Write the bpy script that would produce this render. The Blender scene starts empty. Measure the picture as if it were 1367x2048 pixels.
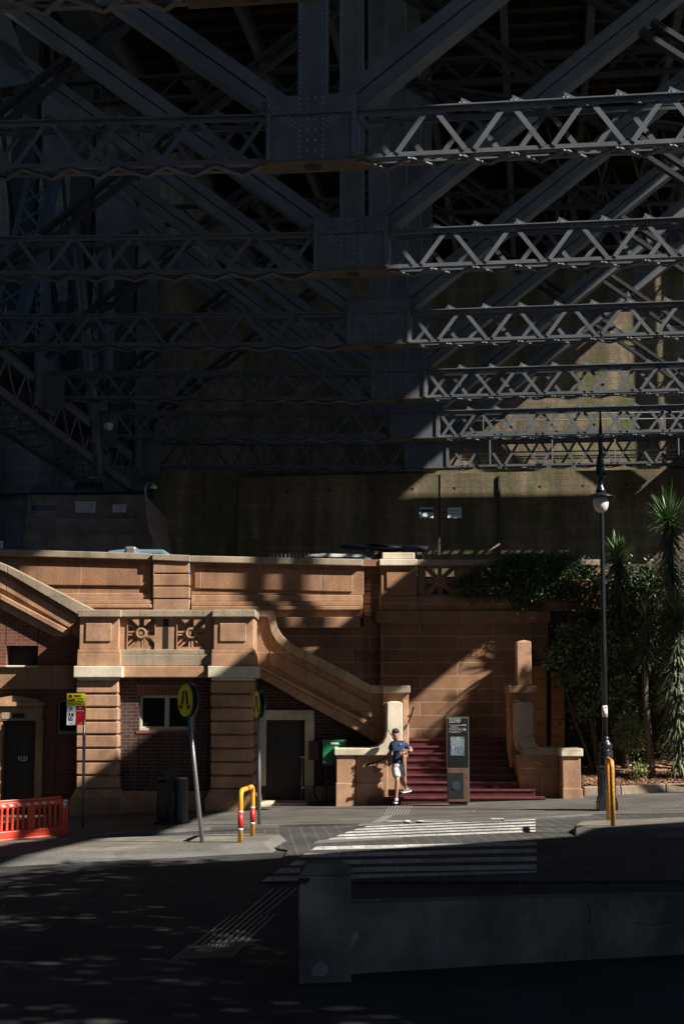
import bpy, bmesh, math, random
from mathutils import Vector, Matrix, Quaternion
random.seed(7)
scn = bpy.context.scene
COL = scn.collection
PI = math.pi
# ---------------------------------------------------------------- camera
F = 2844.0; CX = 683.5; CY = 1024.0; ZC = 2.6
TILT = math.atan(366.0 / F)
CT, ST = math.cos(TILT), math.sin(TILT)
cam_d = bpy.data.cameras.new("camera")
cam = bpy.data.objects.new("camera", cam_d); COL.objects.link(cam)
cam.location = (0, 0, ZC)
cam.rotation_euler = (PI / 2 + TILT, 0, 0)
cam_d.sensor_fit = 'VERTICAL'; cam_d.sensor_height = 36.0
cam_d.lens = 36.0 * F / 2048.0
cam_d.clip_start = 0.1; cam_d.clip_end = 1500
scn.camera = cam
# ---------------------------------------------------------------- light
SUN = Vector((2.0, -1.0, 1.8)).normalized()
world = bpy.data.worlds.new("World"); scn.world = world; world.use_nodes = True
wn = world.node_tree.nodes; wl = world.node_tree.links
sky = wn.new('ShaderNodeTexSky'); sky.sky_type = 'NISHITA'; sky.sun_disc = False; sky.air_density = 0.7; sky.dust_density = 0.2
sky.sun_elevation = math.asin(SUN.z); sky.sun_rotation = math.atan2(SUN.x, SUN.y)
wl.new(sky.outputs[0], wn['Background'].inputs[0]); wn['Background'].inputs[1].default_value = 0.05
sl = bpy.data.lights.new("sun", 'SUN'); sl.energy = 5.0; sl.angle = math.radians(0.53); sl.color = (1.0, 0.93, 0.82)
so = bpy.data.objects.new("sun", sl); COL.objects.link(so); so.location = (40, -20, 36)
so.rotation_euler = (-SUN).to_track_quat('-Z', 'Y').to_euler()
scn.view_settings.view_transform = 'Standard'; scn.view_settings.look = 'None'
scn.view_settings.exposure = 1.05; scn.view_settings.gamma = 1.0
scn.cycles.max_bounces = 6; scn.cycles.diffuse_bounces = 3; scn.cycles.glossy_bounces = 3
scn.cycles.use_denoising = True

# ---------------------------------------------------------------- placing helpers
def ray(px, py):
    a = (px - CX) / F; b = (CY - py) / F
    return Vector((a, CT - b * ST, ST + b * CT))
def P(px, py, Y):
    r = ray(px, py); s = Y / r.y
    return Vector((r.x * s, Y, ZC + r.z * s))
GS = 0.033
def gz(x, off=0.0): return GS * x + off
def G(px, py, off=0.0):
    r = ray(px, py)
    s = (off - ZC) / (r.z - GS * r.x)
    return Vector((r.x * s, r.y * s, ZC + r.z * s))
# ---------------------------------------------------------------- materials
KA = 0.78   # common albedo scale
def ka(c): return tuple(v * KA for v in c)
def newmat(name, rough=0.8, metal=0.0, spec=0.5):
    m = bpy.data.materials.new(name); m.use_nodes = True
    b = m.node_tree.nodes['Principled BSDF']
    b.inputs['Roughness'].default_value = rough; b.inputs['Metallic'].default_value = metal
    b.inputs['Specular IOR Level'].default_value = spec
    return m, m.node_tree.nodes, m.node_tree.links, b
def ramp(n, stops):
    r = n.new('ShaderNodeValToRGB'); e = r.color_ramp.elements
    while len(e) < len(stops): e.new(0.5)
    for i, (p, c) in enumerate(stops):
        e[i].position = p; e[i].color = (c, c, c, 1) if not isinstance(c, tuple) else (*c, 1)
    return r
def noise(n, l, scale, detail=4, rough=0.6, vec=None, sc3=None):
    t = n.new('ShaderNodeTexNoise'); t.inputs['Scale'].default_value = scale
    t.inputs['Detail'].default_value = detail; t.inputs['Roughness'].default_value = rough
    g = n.new('ShaderNodeNewGeometry'); src = g.outputs['Position']
    if vec: src = vec
    if sc3:
        mp = n.new('ShaderNodeMapping'); mp.inputs['Scale'].default_value = sc3
        l.new(src, mp.inputs[0]); src = mp.outputs[0]
    l.new(src, t.inputs['Vector'])
    return t
def mixc(n, l, fac, a, b, mode='MIX'):
    m = n.new('ShaderNodeMix'); m.data_type = 'RGBA'; m.blend_type = mode
    if isinstance(fac, (int, float)): m.inputs[0].default_value = fac
    else: l.new(fac, m.inputs[0])
    for i, v in ((6, a), (7, b)):
        if isinstance(v, tuple): m.inputs[i].default_value = (*v, 1)
        else: l.new(v, m.inputs[i])
    return m.outputs[2]
def bump(n, l, bsdf, h, dist=0.01, strength=0.6):
    b = n.new('ShaderNodeBump'); b.inputs['Distance'].default_value = dist; b.inputs['Strength'].default_value = strength
    l.new(h, b.inputs['Height']); l.new(b.outputs[0], bsdf.inputs['Normal'])
def flat(name, col, rough=0.6, metal=0.0, var=0.12, scale=6.0, spec=0.5, bmp=0.0):
    m, n, l, b = newmat(name, rough, metal, spec); col = ka(col)
    t = noise(n, l, scale, 5, 0.65)
    r = ramp(n, [(0.3, 1 - var), (0.7, 1 + var)]); l.new(t.outputs[0], r.inputs[0])
    l.new(mixc(n, l, 1.0, col, r.outputs[0], 'MULTIPLY'), b.inputs['Base Color'])
    if bmp: bump(n, l, b, t.outputs[0], bmp)
    return m
def stone(name, c1, c2, joint=None, bw=1.1, rh=0.35, ms=0.012, off=(0, 0), stain=0.35, soot=(0.12, 0.1, 0.085), depth=0.02):
    """coursed stone or brick, laid in the XZ plane of the world"""
    m, n, l, b = newmat(name, 0.85, 0, 0.25); c1, c2, soot = ka(c1), ka(c2), ka(soot); joint = ka(joint) if joint else None
    g = n.new('ShaderNodeNewGeometry'); sp = n.new('ShaderNodeSeparateXYZ'); l.new(g.outputs['Position'], sp.inputs[0])
    ad = n.new('ShaderNodeMath'); ad.operation = 'ADD'; l.new(sp.outputs[0], ad.inputs[0]); l.new(sp.outputs[1], ad.inputs[1])
    cb = n.new('ShaderNodeCombineXYZ'); l.new(ad.outputs[0], cb.inputs[0]); l.new(sp.outputs[2], cb.inputs[1])
    mp = n.new('ShaderNodeMapping'); mp.inputs['Location'].default_value = (off[0], off[1], 0); l.new(cb.outputs[0], mp.inputs[0])
    base = None
    t1 = noise(n, l, 1.3, 6, 0.65); t2 = noise(n, l, 22, 4, 0.7); t3 = noise(n, l, 1.0, 4, 0.6, sc3=(3.0, 3.0, 0.35))
    if joint is not None:
        k = n.new('ShaderNodeTexBrick'); l.new(mp.outputs[0], k.inputs['Vector'])
        k.inputs['Color1'].default_value = (*c1, 1); k.inputs['Color2'].default_value = (*c2, 1); k.inputs['Mortar'].default_value = (*joint, 1)
        k.inputs['Scale'].default_value = 1; k.inputs['Brick Width'].default_value = bw; k.inputs['Row Height'].default_value = rh
        k.inputs['Mortar Size'].default_value = ms; k.inputs['Mortar Smooth'].default_value = 0.2; k.inputs['Bias'].default_value = 0
        base = k.outputs['Color']
    else:
        r0 = ramp(n, [(0.35, c1), (0.65, c2)]); l.new(t1.outputs[0], r0.inputs[0]); base = r0.outputs[0]
    r1 = ramp(n, [(0.3, 0.9), (0.72, 1.07)]); l.new(t2.outputs[0], r1.inputs[0])
    c = mixc(n, l, 1.0, base, r1.outputs[0], 'MULTIPLY')
    r2 = ramp(n, [(0.45, 0.0), (0.75, stain)]); l.new(t3.outputs[0], r2.inputs[0])
    c = mixc(n, l, r2.outputs[0], c, soot)
    r3 = ramp(n, [(0.3, 0.72), (0.7, 1.12)]); l.new(t1.outputs[0], r3.inputs[0])
    c = mixc(n, l, 1.0, c, r3.outputs[0], 'MULTIPLY')
    l.new(c, b.inputs['Base Color'])
    if joint is not None:
        iv = n.new('ShaderNodeMath'); iv.operation = 'MULTIPLY_ADD'; l.new(k.outputs['Fac'], iv.inputs[0]); iv.inputs[1].default_value = -1.0
        l.new(t2.outputs[0], iv.inputs[2]); bump(n, l, b, iv.outputs[0], depth)
    else:
        bump(n, l, b, t2.outputs[0], 0.012)
    return m
M = {}
M['sand'] = stone('sandstone', (0.50, 0.28, 0.165), (0.60, 0.36, 0.225), stain=0.42)
M['sand_pink'] = stone('rose_sandstone', (0.43, 0.225, 0.125), (0.50, 0.285, 0.165), (0.62, 0.45, 0.3), bw=1.62, rh=1.4, ms=0.014, off=(0.3, 0.55), stain=0.45)
M['ashlar'] = stone('ashlar', (0.45, 0.255, 0.14), (0.34, 0.18, 0.10), (0.62, 0.44, 0.3), bw=2.0, rh=0.352, ms=0.012, off=(0.4, 0.05), stain=0.4)
M['pale'] = stone('pale_stone', (0.84, 0.73, 0.56), (0.92, 0.81, 0.64), stain=0.25, soot=(0.2, 0.19, 0.16))
M['coping'] = stone('coping_stone', (0.42, 0.33, 0.24), (0.52, 0.43, 0.32), (0.3, 0.25, 0.18), bw=1.5, rh=9, ms=0.01, off=(0, 4), stain=0.65, soot=(0.13, 0.12, 0.1))
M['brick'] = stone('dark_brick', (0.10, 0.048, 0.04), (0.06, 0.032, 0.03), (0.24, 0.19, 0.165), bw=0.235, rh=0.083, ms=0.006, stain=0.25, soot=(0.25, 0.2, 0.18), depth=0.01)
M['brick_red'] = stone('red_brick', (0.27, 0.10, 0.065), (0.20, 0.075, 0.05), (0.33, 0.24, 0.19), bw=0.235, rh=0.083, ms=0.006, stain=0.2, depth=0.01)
M['brick_soldier'] = stone('soldier_brick', (0.27, 0.10, 0.065), (0.20, 0.075, 0.05), (0.33, 0.24, 0.19), bw=0.083, rh=0.235, ms=0.006, stain=0.2, depth=0.01)
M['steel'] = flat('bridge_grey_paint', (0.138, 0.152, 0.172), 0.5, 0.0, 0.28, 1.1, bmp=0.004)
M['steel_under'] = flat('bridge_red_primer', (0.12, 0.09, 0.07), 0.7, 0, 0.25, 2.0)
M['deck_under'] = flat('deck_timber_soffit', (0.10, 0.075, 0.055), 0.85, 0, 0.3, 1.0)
M['steel_shade'] = flat('shade_dark_steel_paint', (0.03, 0.033, 0.038), 0.7, 0, 0.25, 1.5)  # bridge steel with the gloom under the deck put into the colour
M['concrete'] = stone('weathered_concrete', (0.15, 0.145, 0.13), (0.27, 0.255, 0.23), stain=0.5, soot=(0.07, 0.07, 0.06))
M['paint_yellow'] = flat('yellow_paint', (0.85, 0.42, 0.04), 0.4, var=0.15, scale=14)
M['paint_red'] = flat('red_band', (0.65, 0.03, 0.02), 0.4)
M['white_paint'] = flat('white_paint', (0.72, 0.72, 0.7), 0.5, var=0.08)
M['black_metal'] = flat('black_cast_iron', (0.012, 0.015, 0.02), 0.32, 0.0, 0.25, 20, spec=0.6)
M['dark_metal'] = flat('dark_metal', (0.03, 0.034, 0.04), 0.4, 0.4, 0.2, 10)
M['galv'] = flat('galvanised_steel', (0.42, 0.44, 0.46), 0.38, 0.65, 0.15, 20)
M['glass'] = flat('dark_glass', (0.01, 0.011, 0.012), 0.06, 0, 0.1, 2, spec=0.8)
M['frame'] = flat('cream_frame_paint', (0.62, 0.56, 0.46), 0.5, var=0.08)
M['door_wood'] = flat('dark_door_timber', (0.035, 0.018, 0.013), 0.5, var=0.25, scale=4)
M['black'] = flat('matt_black', (0.008, 0.008, 0.009), 0.7)
# ---------------------------------------------------------------- mesh building
class MB:
    def __init__(s): s.bm = bmesh.new(); s.mi = 0
    def face(s, pts):
        f = s.bm.faces.new([s.bm.verts.new(p) for p in pts]); f.material_index = s.mi; return f
    def hexa(s, c):
        v = [s.bm.verts.new(p) for p in c]
        for q in ((0, 3, 2, 1), (4, 5, 6, 7), (0, 1, 5, 4), (1, 2, 6, 5), (2, 3, 7, 6), (3, 0, 4, 7)):
            f = s.bm.faces.new([v[i] for i in q]); f.material_index = s.mi
        return s
    def box(s, x0, x1, y0, y1, z0, z1):
        return s.hexa([(x0, y0, z0), (x1, y0, z0), (x1, y1, z0), (x0, y1, z0), (x0, y0, z1), (x1, y0, z1), (x1, y1, z1), (x0, y1, z1)])
    def pbox(s, px0, py0, px1, py1, Y0, Y1):
        """front face given by photo measures at depth Y0"""
        a = P(px0, (py0 + py1) / 2, Y0); b = P(px1, (py0 + py1) / 2, Y0)
        zt = P((px0 + px1) / 2, py0, Y0).z; zb = P((px0 + px1) / 2, py1, Y0).z
        return s.box(a.x, b.x, Y0, Y1, zb, zt)
    def prism(s, pts, d):
        """closed polygon pts (3-D, ordered) swept by vector d"""
        d = Vector(d); pts = [Vector(p) for p in pts]
        a = [s.bm.verts.new(p) for p in pts]; b = [s.bm.verts.new(p + d) for p in pts]; n = len(pts)
        fs = [s.bm.faces.new(a), s.bm.faces.new(b[::-1])]
        for i in range(n): fs.append(s.bm.faces.new([a[i], b[i], b[(i + 1) % n], a[(i + 1) % n]]))
        for f in fs: f.material_index = s.mi
        return s
    def beam(s, p0, p1, w, h, up=(0, 0, 1)):
        p0, p1, up = Vector(p0), Vector(p1), Vector(up); d = (p1 - p0)
        if d.length < 1e-6: return s
        d.normalize(); sd = d.cross(up)
        if sd.length < 1e-4: sd = d.cross(Vector((1, 0, 0)))
        sd.normalize(); u = sd.cross(d); sd *= w / 2; u *= h / 2
        return s.hexa([p0 - sd - u, p0 + sd - u, p1 + sd - u, p1 - sd - u, p0 - sd + u, p0 + sd + u, p1 + sd + u, p1 - sd + u])
    def tube(s, pts, r, n=10, cap=True, close=False):
        pts = [Vector(p) for p in pts]; rs = r if isinstance(r, (list, tuple)) else [r] * len(pts)
        rings = []; prev = None
        for i, p in enumerate(pts):
            a = pts[max(i - 1, 0)]; b = pts[min(i + 1, len(pts) - 1)]
            if close: a = pts[i - 1]; b = pts[(i + 1) % len(pts)]
            d = (b - a).normalized()
            if prev is None:
                x = d.orthogonal().normalized()
            else:
                x = (prev - d * prev.dot(d)).normalized()
            prev = x; y = d.cross(x)
            rings.append([s.bm.verts.new(p + (x * math.cos(2 * PI * k / n) + y * math.sin(2 * PI * k / n)) * rs[i]) for k in range(n)])
        m = len(rings)
        for i in range(m if close else m - 1):
            A, B = rings[i], rings[(i + 1) % m]
            for k in range(n):
                f = s.bm.faces.new([A[k], A[(k + 1) % n], B[(k + 1) % n], B[k]]); f.material_index = s.mi; f.smooth = True
        if cap and not close:
            f = s.bm.faces.new(rings[0][::-1]); f.material_index = s.mi
            f = s.bm.faces.new(rings[-1]); f.material_index = s.mi
        return s
    def lathe(s, prof, c=(0, 0, 0), n=20, smooth=True):
        """prof: list of (radius, z)"""
        c = Vector(c); rings = []
        for r, z in prof:
            rings.append([s.bm.verts.new(c + Vector((max(r, 1e-4) * math.cos(2 * PI * k / n), max(r, 1e-4) * math.sin(2 * PI * k / n), z))) for k in range(n)])
        for A, B in zip(rings, rings[1:]):
            for k in range(n):
                f = s.bm.faces.new([A[k], A[(k + 1) % n], B[(k + 1) % n], B[k]]); f.material_index = s.mi; f.smooth = smooth
        f = s.bm.faces.new(rings[0][::-1]); f.material_index = s.mi
        f = s.bm.faces.new(rings[-1]); f.material_index = s.mi
        return s
    def rivet(s, p, nrm, r=0.03):
        r = r * 1.5; p, nrm = Vector(p), Vector(nrm); x = nrm.orthogonal().normalized(); y = nrm.cross(x)
        ring = [s.bm.verts.new(p + x * r * math.cos(k * PI / 3) + y * r * math.sin(k * PI / 3)) for k in range(6)]
        t = s.bm.verts.new(p + nrm * r * 0.7)
        for k in range(6):
            f = s.bm.faces.new([ring[k], ring[(k + 1) % 6], t]); f.material_index = s.mi; f.smooth = True
        return s
    def build(s, name, mats, parent=None, label=None, origin=None, bevel=0, tf=None):
        bmesh.ops.recalc_face_normals(s.bm, faces=s.bm.faces)
        if tf is not None: s.bm.transform(tf)
        if parent is not None: off = parent.matrix_world.inverted() if False else Matrix.Translation(-parent.location)
        else: off = None
        if parent is not None and parent.rotation_euler.z:
            off = (Matrix.Translation(parent.location) @ parent.rotation_euler.to_matrix().to_4x4()).inverted()
        if parent is not None and parent.get('_gp') is not None: off = Matrix.Translation(-Vector(parent['_gp']))
        me = bpy.data.meshes.new(name)
        loc = Vector((0, 0, 0))
        if parent is None:
            if origin is None:
                vs = [v.co for v in s.bm.verts]
                origin = Vector((sum(v.x for v in vs) / len(vs), sum(v.y for v in vs) / len(vs), min(v.z for v in vs)))
            loc = Vector(origin); s.bm.transform(Matrix.Translation(-loc))
        else: s.bm.transform(off)
        s.bm.to_mesh(me); s.bm.free()
        for m in (mats if isinstance(mats, (list, tuple)) else [mats]): me.materials.append(M[m] if isinstance(m, str) else m)
        o = bpy.data.objects.new(name, me); COL.objects.link(o); o.location = loc
        if parent is not None:
            o.parent = parent
            gp = Vector(parent['_gp']) if parent.get('_gp') is not None else parent.location.copy()
            if parent.rotation_euler.z == 0: o['_gp'] = tuple(gp)
        else: o['_gp'] = tuple(loc)
        if label: o['label'] = label
        if not bevel and isinstance(mats, str) and mats in ('sand', 'pale', 'coping', 'sand_pink', 'coping_warm') and name != 'star_balustrade': bevel = .02
        if bevel:
            b = o.modifiers.new('bevel', 'BEVEL'); b.width = bevel; b.segments = 2; b.limit_method = 'ANGLE'
        return o
def thing(name, label, cat, loc, group=None, rz=0):
    o = bpy.data.objects.new(name, None); COL.objects.link(o); o.location = Vector(loc); o.rotation_euler = (0, 0, rz)
    o['label'] = label; o['category'] = cat
    if rz == 0: o['_gp'] = tuple(Vector(loc))
    if group: o['group'] = group
    o.empty_display_size = 0.3
    return o
def tag(o, label, cat, group=None, kind=None):
    o['label'] = label; o['category'] = cat
    if group: o['group'] = group
    if kind: o['kind'] = kind
    return o
def struct(o): o['kind'] = 'structure'; o['label'] = o.get('label', o.name.replace('_', ' ')); return o
def text(name, s, size, loc, mat, parent, rot=(PI / 2, 0, 0), align='CENTER', ext=0.002, xs=1.0):
    c = bpy.data.curves.new(name, 'FONT'); c.body = s; c.size = size; c.align_x = align; c.align_y = 'CENTER'; c.extrude = ext
    t = bpy.data.objects.new(name, c); COL.objects.link(t)
    bpy.context.view_layer.update()
    me = bpy.data.meshes.new_from_object(t.evaluated_get(bpy.context.evaluated_depsgraph_get()))
    bpy.data.objects.remove(t); bpy.data.curves.remove(c)
    from mathutils import Euler
    me.transform(Matrix.Translation(Vector(loc)) @ Euler(rot).to_matrix().to_4x4() @ Matrix.Diagonal((xs, 1, 1, 1)))
    if parent is not None:
        if parent.get('_gp') is not None: me.transform(Matrix.Translation(-Vector(parent['_gp'])))
        else: me.transform((Matrix.Translation(parent.location) @ parent.rotation_euler.to_matrix().to_4x4()).inverted())
    me.materials.clear(); me.materials.append(M[mat])
    o = bpy.data.objects.new(name, me); COL.objects.link(o); o.parent = parent
    return o
# ================================================================ STEEL BRIDGE
A = Vector((0.1309, 0.9914, 0)); U = Vector((0.9914, -0.1309, 0)); Zv = Vector((0, 0, 1))
C0 = Vector((-4.79, 0, 0))
def W(u, a, z): return C0 + A * a + U * u + Zv * z
M['rivet'] = flat('highlit_rivet_heads', (.30, .33, .36), .4, .3, .3, 9)  # paler than the plates: highlight on the rivet heads put into the colour
bridge = thing('steel_bridge', 'huge riveted grey steel bridge span crossing overhead, with lattice cross struts and big diagonal braces', 'bridge', (0, 31, 14))
NP = 7.22
nodes = []   # (a, ztop, zbot)
npx = [(517, 92, -8), (640, 228, 322), (715, 465, 540), (768, 625, 688), (806, 742, 797), (837, 824, 876), (862, 884, 936)]
Yn = [23.9 + 7.16 * i for i in range(7)]
for (x, yt, yb), Y in zip(npx, Yn):
    if yb < 0: zt, zb = 16.15, 15.1
    else: zt, zb = P(x, yt, Y).z, P(x, yb, Y).z
    nodes.append(((Y + 0.0) / 0.9914, zt, zb))
print('NODES', [(round(a, 2), round(b, 2), round(c, 2)) for a, b, c in nodes])
HW = 14.0        # half width to the inner face of the chords
def rise(u): return 0.03 * max(0, -u - 1)
for i, (a, zt, zb) in enumerate(nodes):
    f = MB()
    dep = 0.55
    for sgn in (-1, 1):
        u0 = 1.05 * sgn; u1 = HW * sgn
        for aa in (a, a + dep):
            for z, hh in ((zt - 0.055, 0.11), (zb + 0.05, 0.10)):
                f.beam(W(u0, aa, z + rise(u0)), W(u1, aa, z + rise(u1)), 0.05, hh)
                of = (0.07 if z < zb + .3 else -0.045) * (1 if aa == a else -1)
                f.beam(W(u0, aa + of, z + rise(u0) + (hh / 2 if z > zb + .3 else -hh / 2)), W(u1, aa + of, z + rise(u1) + (hh / 2 if z > zb + .3 else -hh / 2)), 0.16, 0.03)
            # warren diagonals, in steep pairs
            for k in range(8):
                ub = 1.85 + 1.74 * k + (0 if aa == a else -.87)
                yo = -0.035 if aa == a else 0.035
                for (x0, z0, x1, z1) in ((ub - .77, zt - .09, ub - .1, zb + .08), (ub + .1, zb + .08, ub + .77, zt - .09)):
                    if min(x0, x1) < 1.0 or max(x0, x1) > HW: continue
                    f.beam(W(x0 * sgn, aa + yo, z0 + rise(x0 * sgn)), W(x1 * sgn, aa + yo, z1 + rise(x1 * sgn)), 0.02, 0.115, up=(0, 0, 1))
        # flat lacing above and below, ends peeking past the chords
        for k in range(23):
            ua = (1.1 + .575 * k) * sgn; ub = (1.1 + .575 * (k + 1)) * sgn
            if abs(ub) > HW: break
            a0, a1 = (a - 0.08, a + dep) if k % 2 == 0 else (a + dep, a - 0.08)
            f.beam(W(ua, a0, zt + 0.045 + rise(ua)), W(ub, a1, zt + 0.045 + rise(ub)), 0.11, 0.02)
            f.beam(W(ua, a0 + .03, zb - 0.07 + rise(ua)), W(ub, a1, zb - 0.07 + rise(ub)), 0.12, 0.03)
            if k % 2 == 0:
                z0 = zt + 0.03 + rise(ua)
                f.prism([W(ua - 0.02, a + 0.0, z0), W(ua + 0.32, a + 0.0, z0), W(ua, a + 0.0, z0 + 0.17)], A * 0.02)
                f.prism([W(ua + 0.6, a + dep, z0 - .02), W(ua + .85, a + dep, z0 - .02), W(ua + 0.62, a + dep, z0 + 0.15)], A * 0.02)
    f.build('lattice_strut', 'steel', bridge)
    # node box with gussets
    g = MB(); top = 0.42
    g.prism([W(-1.05, a - 0.09, zb), W(1.05, a - 0.09, zb), W(1.05, a - 0.09, zt + top), W(-1.05, a - 0.09, zt + top)], A * 0.03)
    g.prism([W(-1.05, a + dep, zb), W(1.05, a + dep, zb), W(1.05, a + dep, zt + top), W(-1.05, a + dep, zt + top)], A * 0.03)
    for uu in (-1.05, 1.02):
        g.prism([W(uu, a - 0.06, zb), W(uu + .03, a - 0.06, zb), W(uu + .03, a - 0.06, zt), W(uu, a - 0.06, zt)], A * (dep + .06))
    g.beam(W(-1.0, a - 0.13, zb + .5), W(-1.0, a - 0.13, zb + .501), 0.08, 0.9) if False else None
    for uu in (-0.98, 0.98): g.beam(W(uu, a - 0.12, zb), W(uu, a - 0.12, zt), 0.12, 0.05, up=A)
    g.beam(W(-1.05, a - 0.13, zt), W(1.05, a - 0.13, zt), 0.06, 0.1)
    nr = -A
    g.mi = 1
    if i <= 4:
        ro = a - 0.092
        for k in range(12):
            z = zb + 0.08 + k * (zt + top - zb - .16) / 11
            for uu in (-0.27, -0.09, 0.09, 0.27) if k % 2 else (-0.27, 0.27): g.rivet(W(uu, ro, z), nr, 0.022)
        for k in range(14):
            z = zb + 0.05 + k * (zt - zb - .1) / 13
            for uu in (-0.98, 0.98): g.rivet(W(uu, a - 0.147, z), nr, 0.018)
        for sg in (-1, 1):
            for k in range(9):
                for q in (0, 0.13):
                    g.rivet(W(sg * (0.98 - k * 0.075), ro, zt + top - 0.08 - q - k * 0.07), nr, 0.02)
    g.build('node_plate', ['steel', 'rivet'], bridge)
    s_ = MB()
    s_.prism([W(-1.25, a - 0.13, zb - 0.04), W(1.35, a - 0.13, zb - 0.04), W(1.35, a + dep + .06, zb - 0.04), W(-1.25, a + dep + .06, zb - 0.04)], Zv * 0.035)
    o = s_.build('flange_plate', 'steel_under', bridge, 'red-brown underside plate')
    h_ = MB(); h_.lathe([(0.2, -.012), (0.2, 0.0)], W(0, a + dep / 2, zb - 0.041), 16)
    h_.build('drain_hole', 'black', bridge)
    # central post
    p = MB(); zp0 = zt + 0.2; ztop = 34.5
    for aa in (a - 0.02, a + dep - 0.1):
        p.beam(W(-0.18, aa, zp0), W(-0.18, aa, ztop), 0.26, 0.04, up=A); p.beam(W(0.18, aa, zp0), W(0.18, aa, ztop), 0.26, 0.04, up=A)
        p.beam(W(0, aa + .01, zp0), W(0, aa + .01, ztop), 0.14, 0.03, up=A)
    for uu in (-0.3, 0.3): p.beam(W(uu, a + dep / 2 - .06, zp0), W(uu, a + dep / 2 - .06, ztop), 0.04, dep, up=A)
    p.mi = 1
    if i <= 3:
        for k in range(110):
            z = zp0 + k * 0.11
            for uu in (-0.26, 0.26): p.rivet(W(uu, a - 0.042, z), nr, 0.02)
    p.build('centre_post', ['steel', 'rivet'], bridge)
    # big diagonals rising to the side trusses and their counter braces
    for sg in (-1, 1):
        d = MB()
        s0 = W(sg * 0.55, a + 0.2, zt + 0.05); s1 = W(sg * 14.2, a + 0.2, zt + 0.05 + 13.65 * 0.78)
        dd = (s1 - s0).normalized(); nn = dd.cross(A).normalized()
        for q in (-0.16, 0.16):
            for ao in (-0.16, 0.42): d.beam(s0 + nn * q + A * ao, s1 + nn * q + A * ao, 0.28, 0.04, up=A)
        for q in (-0.3, 0.3): d.beam(s0 + nn * q + A * .12, s1 + nn * q + A * .12, 0.03, 0.6, up=A)
        d.build('diagonal_brace', 'steel', bridge)
        if i < 2: continue
        d = MB()
        s0 = W(sg * 0.6, a + 0.3, zt + 0.3 + 11.2); s1 = W(sg * 14.0, a + 0.3, zt + 1.2)
        dd = (s1 - s0).normalized(); nn = dd.cross(A).normalized()
        for q in (-0.2, 0.2): d.beam(s0 + nn * q, s1 + nn * q, 0.14, 0.3, up=A)
        for k in range(24):
            t0 = k / 24; t1 = (k + 1) / 24; q = 0.2 if k % 2 else -0.2
            d.beam(s0.lerp(s1, t0) + nn * q, s0.lerp(s1, t1) - nn * q, 0.08, 0.02, up=A)
        d.build('counter_brace', 'steel_shade', bridge)
    if i % 2: continue
    # upper lattice strut
    q = MB(); zu = zt + 11.4
    for z in (zu, zu + 0.9): q.beam(W(-14, a + .3, z), W(14, a + .3, z), 0.4, 0.12)
    for k in range(32):
        ua = -14 + 28 * k / 32; ub = -14 + 28 * (k + 1) / 32
        q.beam(W(ua, a + .3, zu if k % 2 else zu + .9), W(ub, a + .3, zu + .9 if k % 2 else zu), 0.03, 0.1)
    q.build('upper_strut', 'steel_shade', bridge)
# plan bracing between the upper struts (lattice bars running slantwise)
for i in (1, 4):
    a0, a1 = nodes[i][0], nodes[i + 1][0]; z = nodes[i][1] + 11.6
    for sg in (-1, 1):
        q = MB(); s0 = W(0, a0 + .4, z); s1 = W(13.8 * sg, a1 + .4, z)
        sd = (s1 - s0).normalized().cross(Zv) * 0.25
        q.beam(s0 + sd, s1 + sd, 0.1, 0.12); q.beam(s0 - sd, s1 - sd, 0.1, 0.12)
        for k in range(22): q.beam(s0.lerp(s1, k / 22) + sd * (1 if k % 2 else -1), s0.lerp(s1, (k + 1) / 22) - sd * (1 if k % 2 else -1), 0.07, 0.03)
        q.build('plan_brace', 'steel_shade', bridge)
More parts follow.
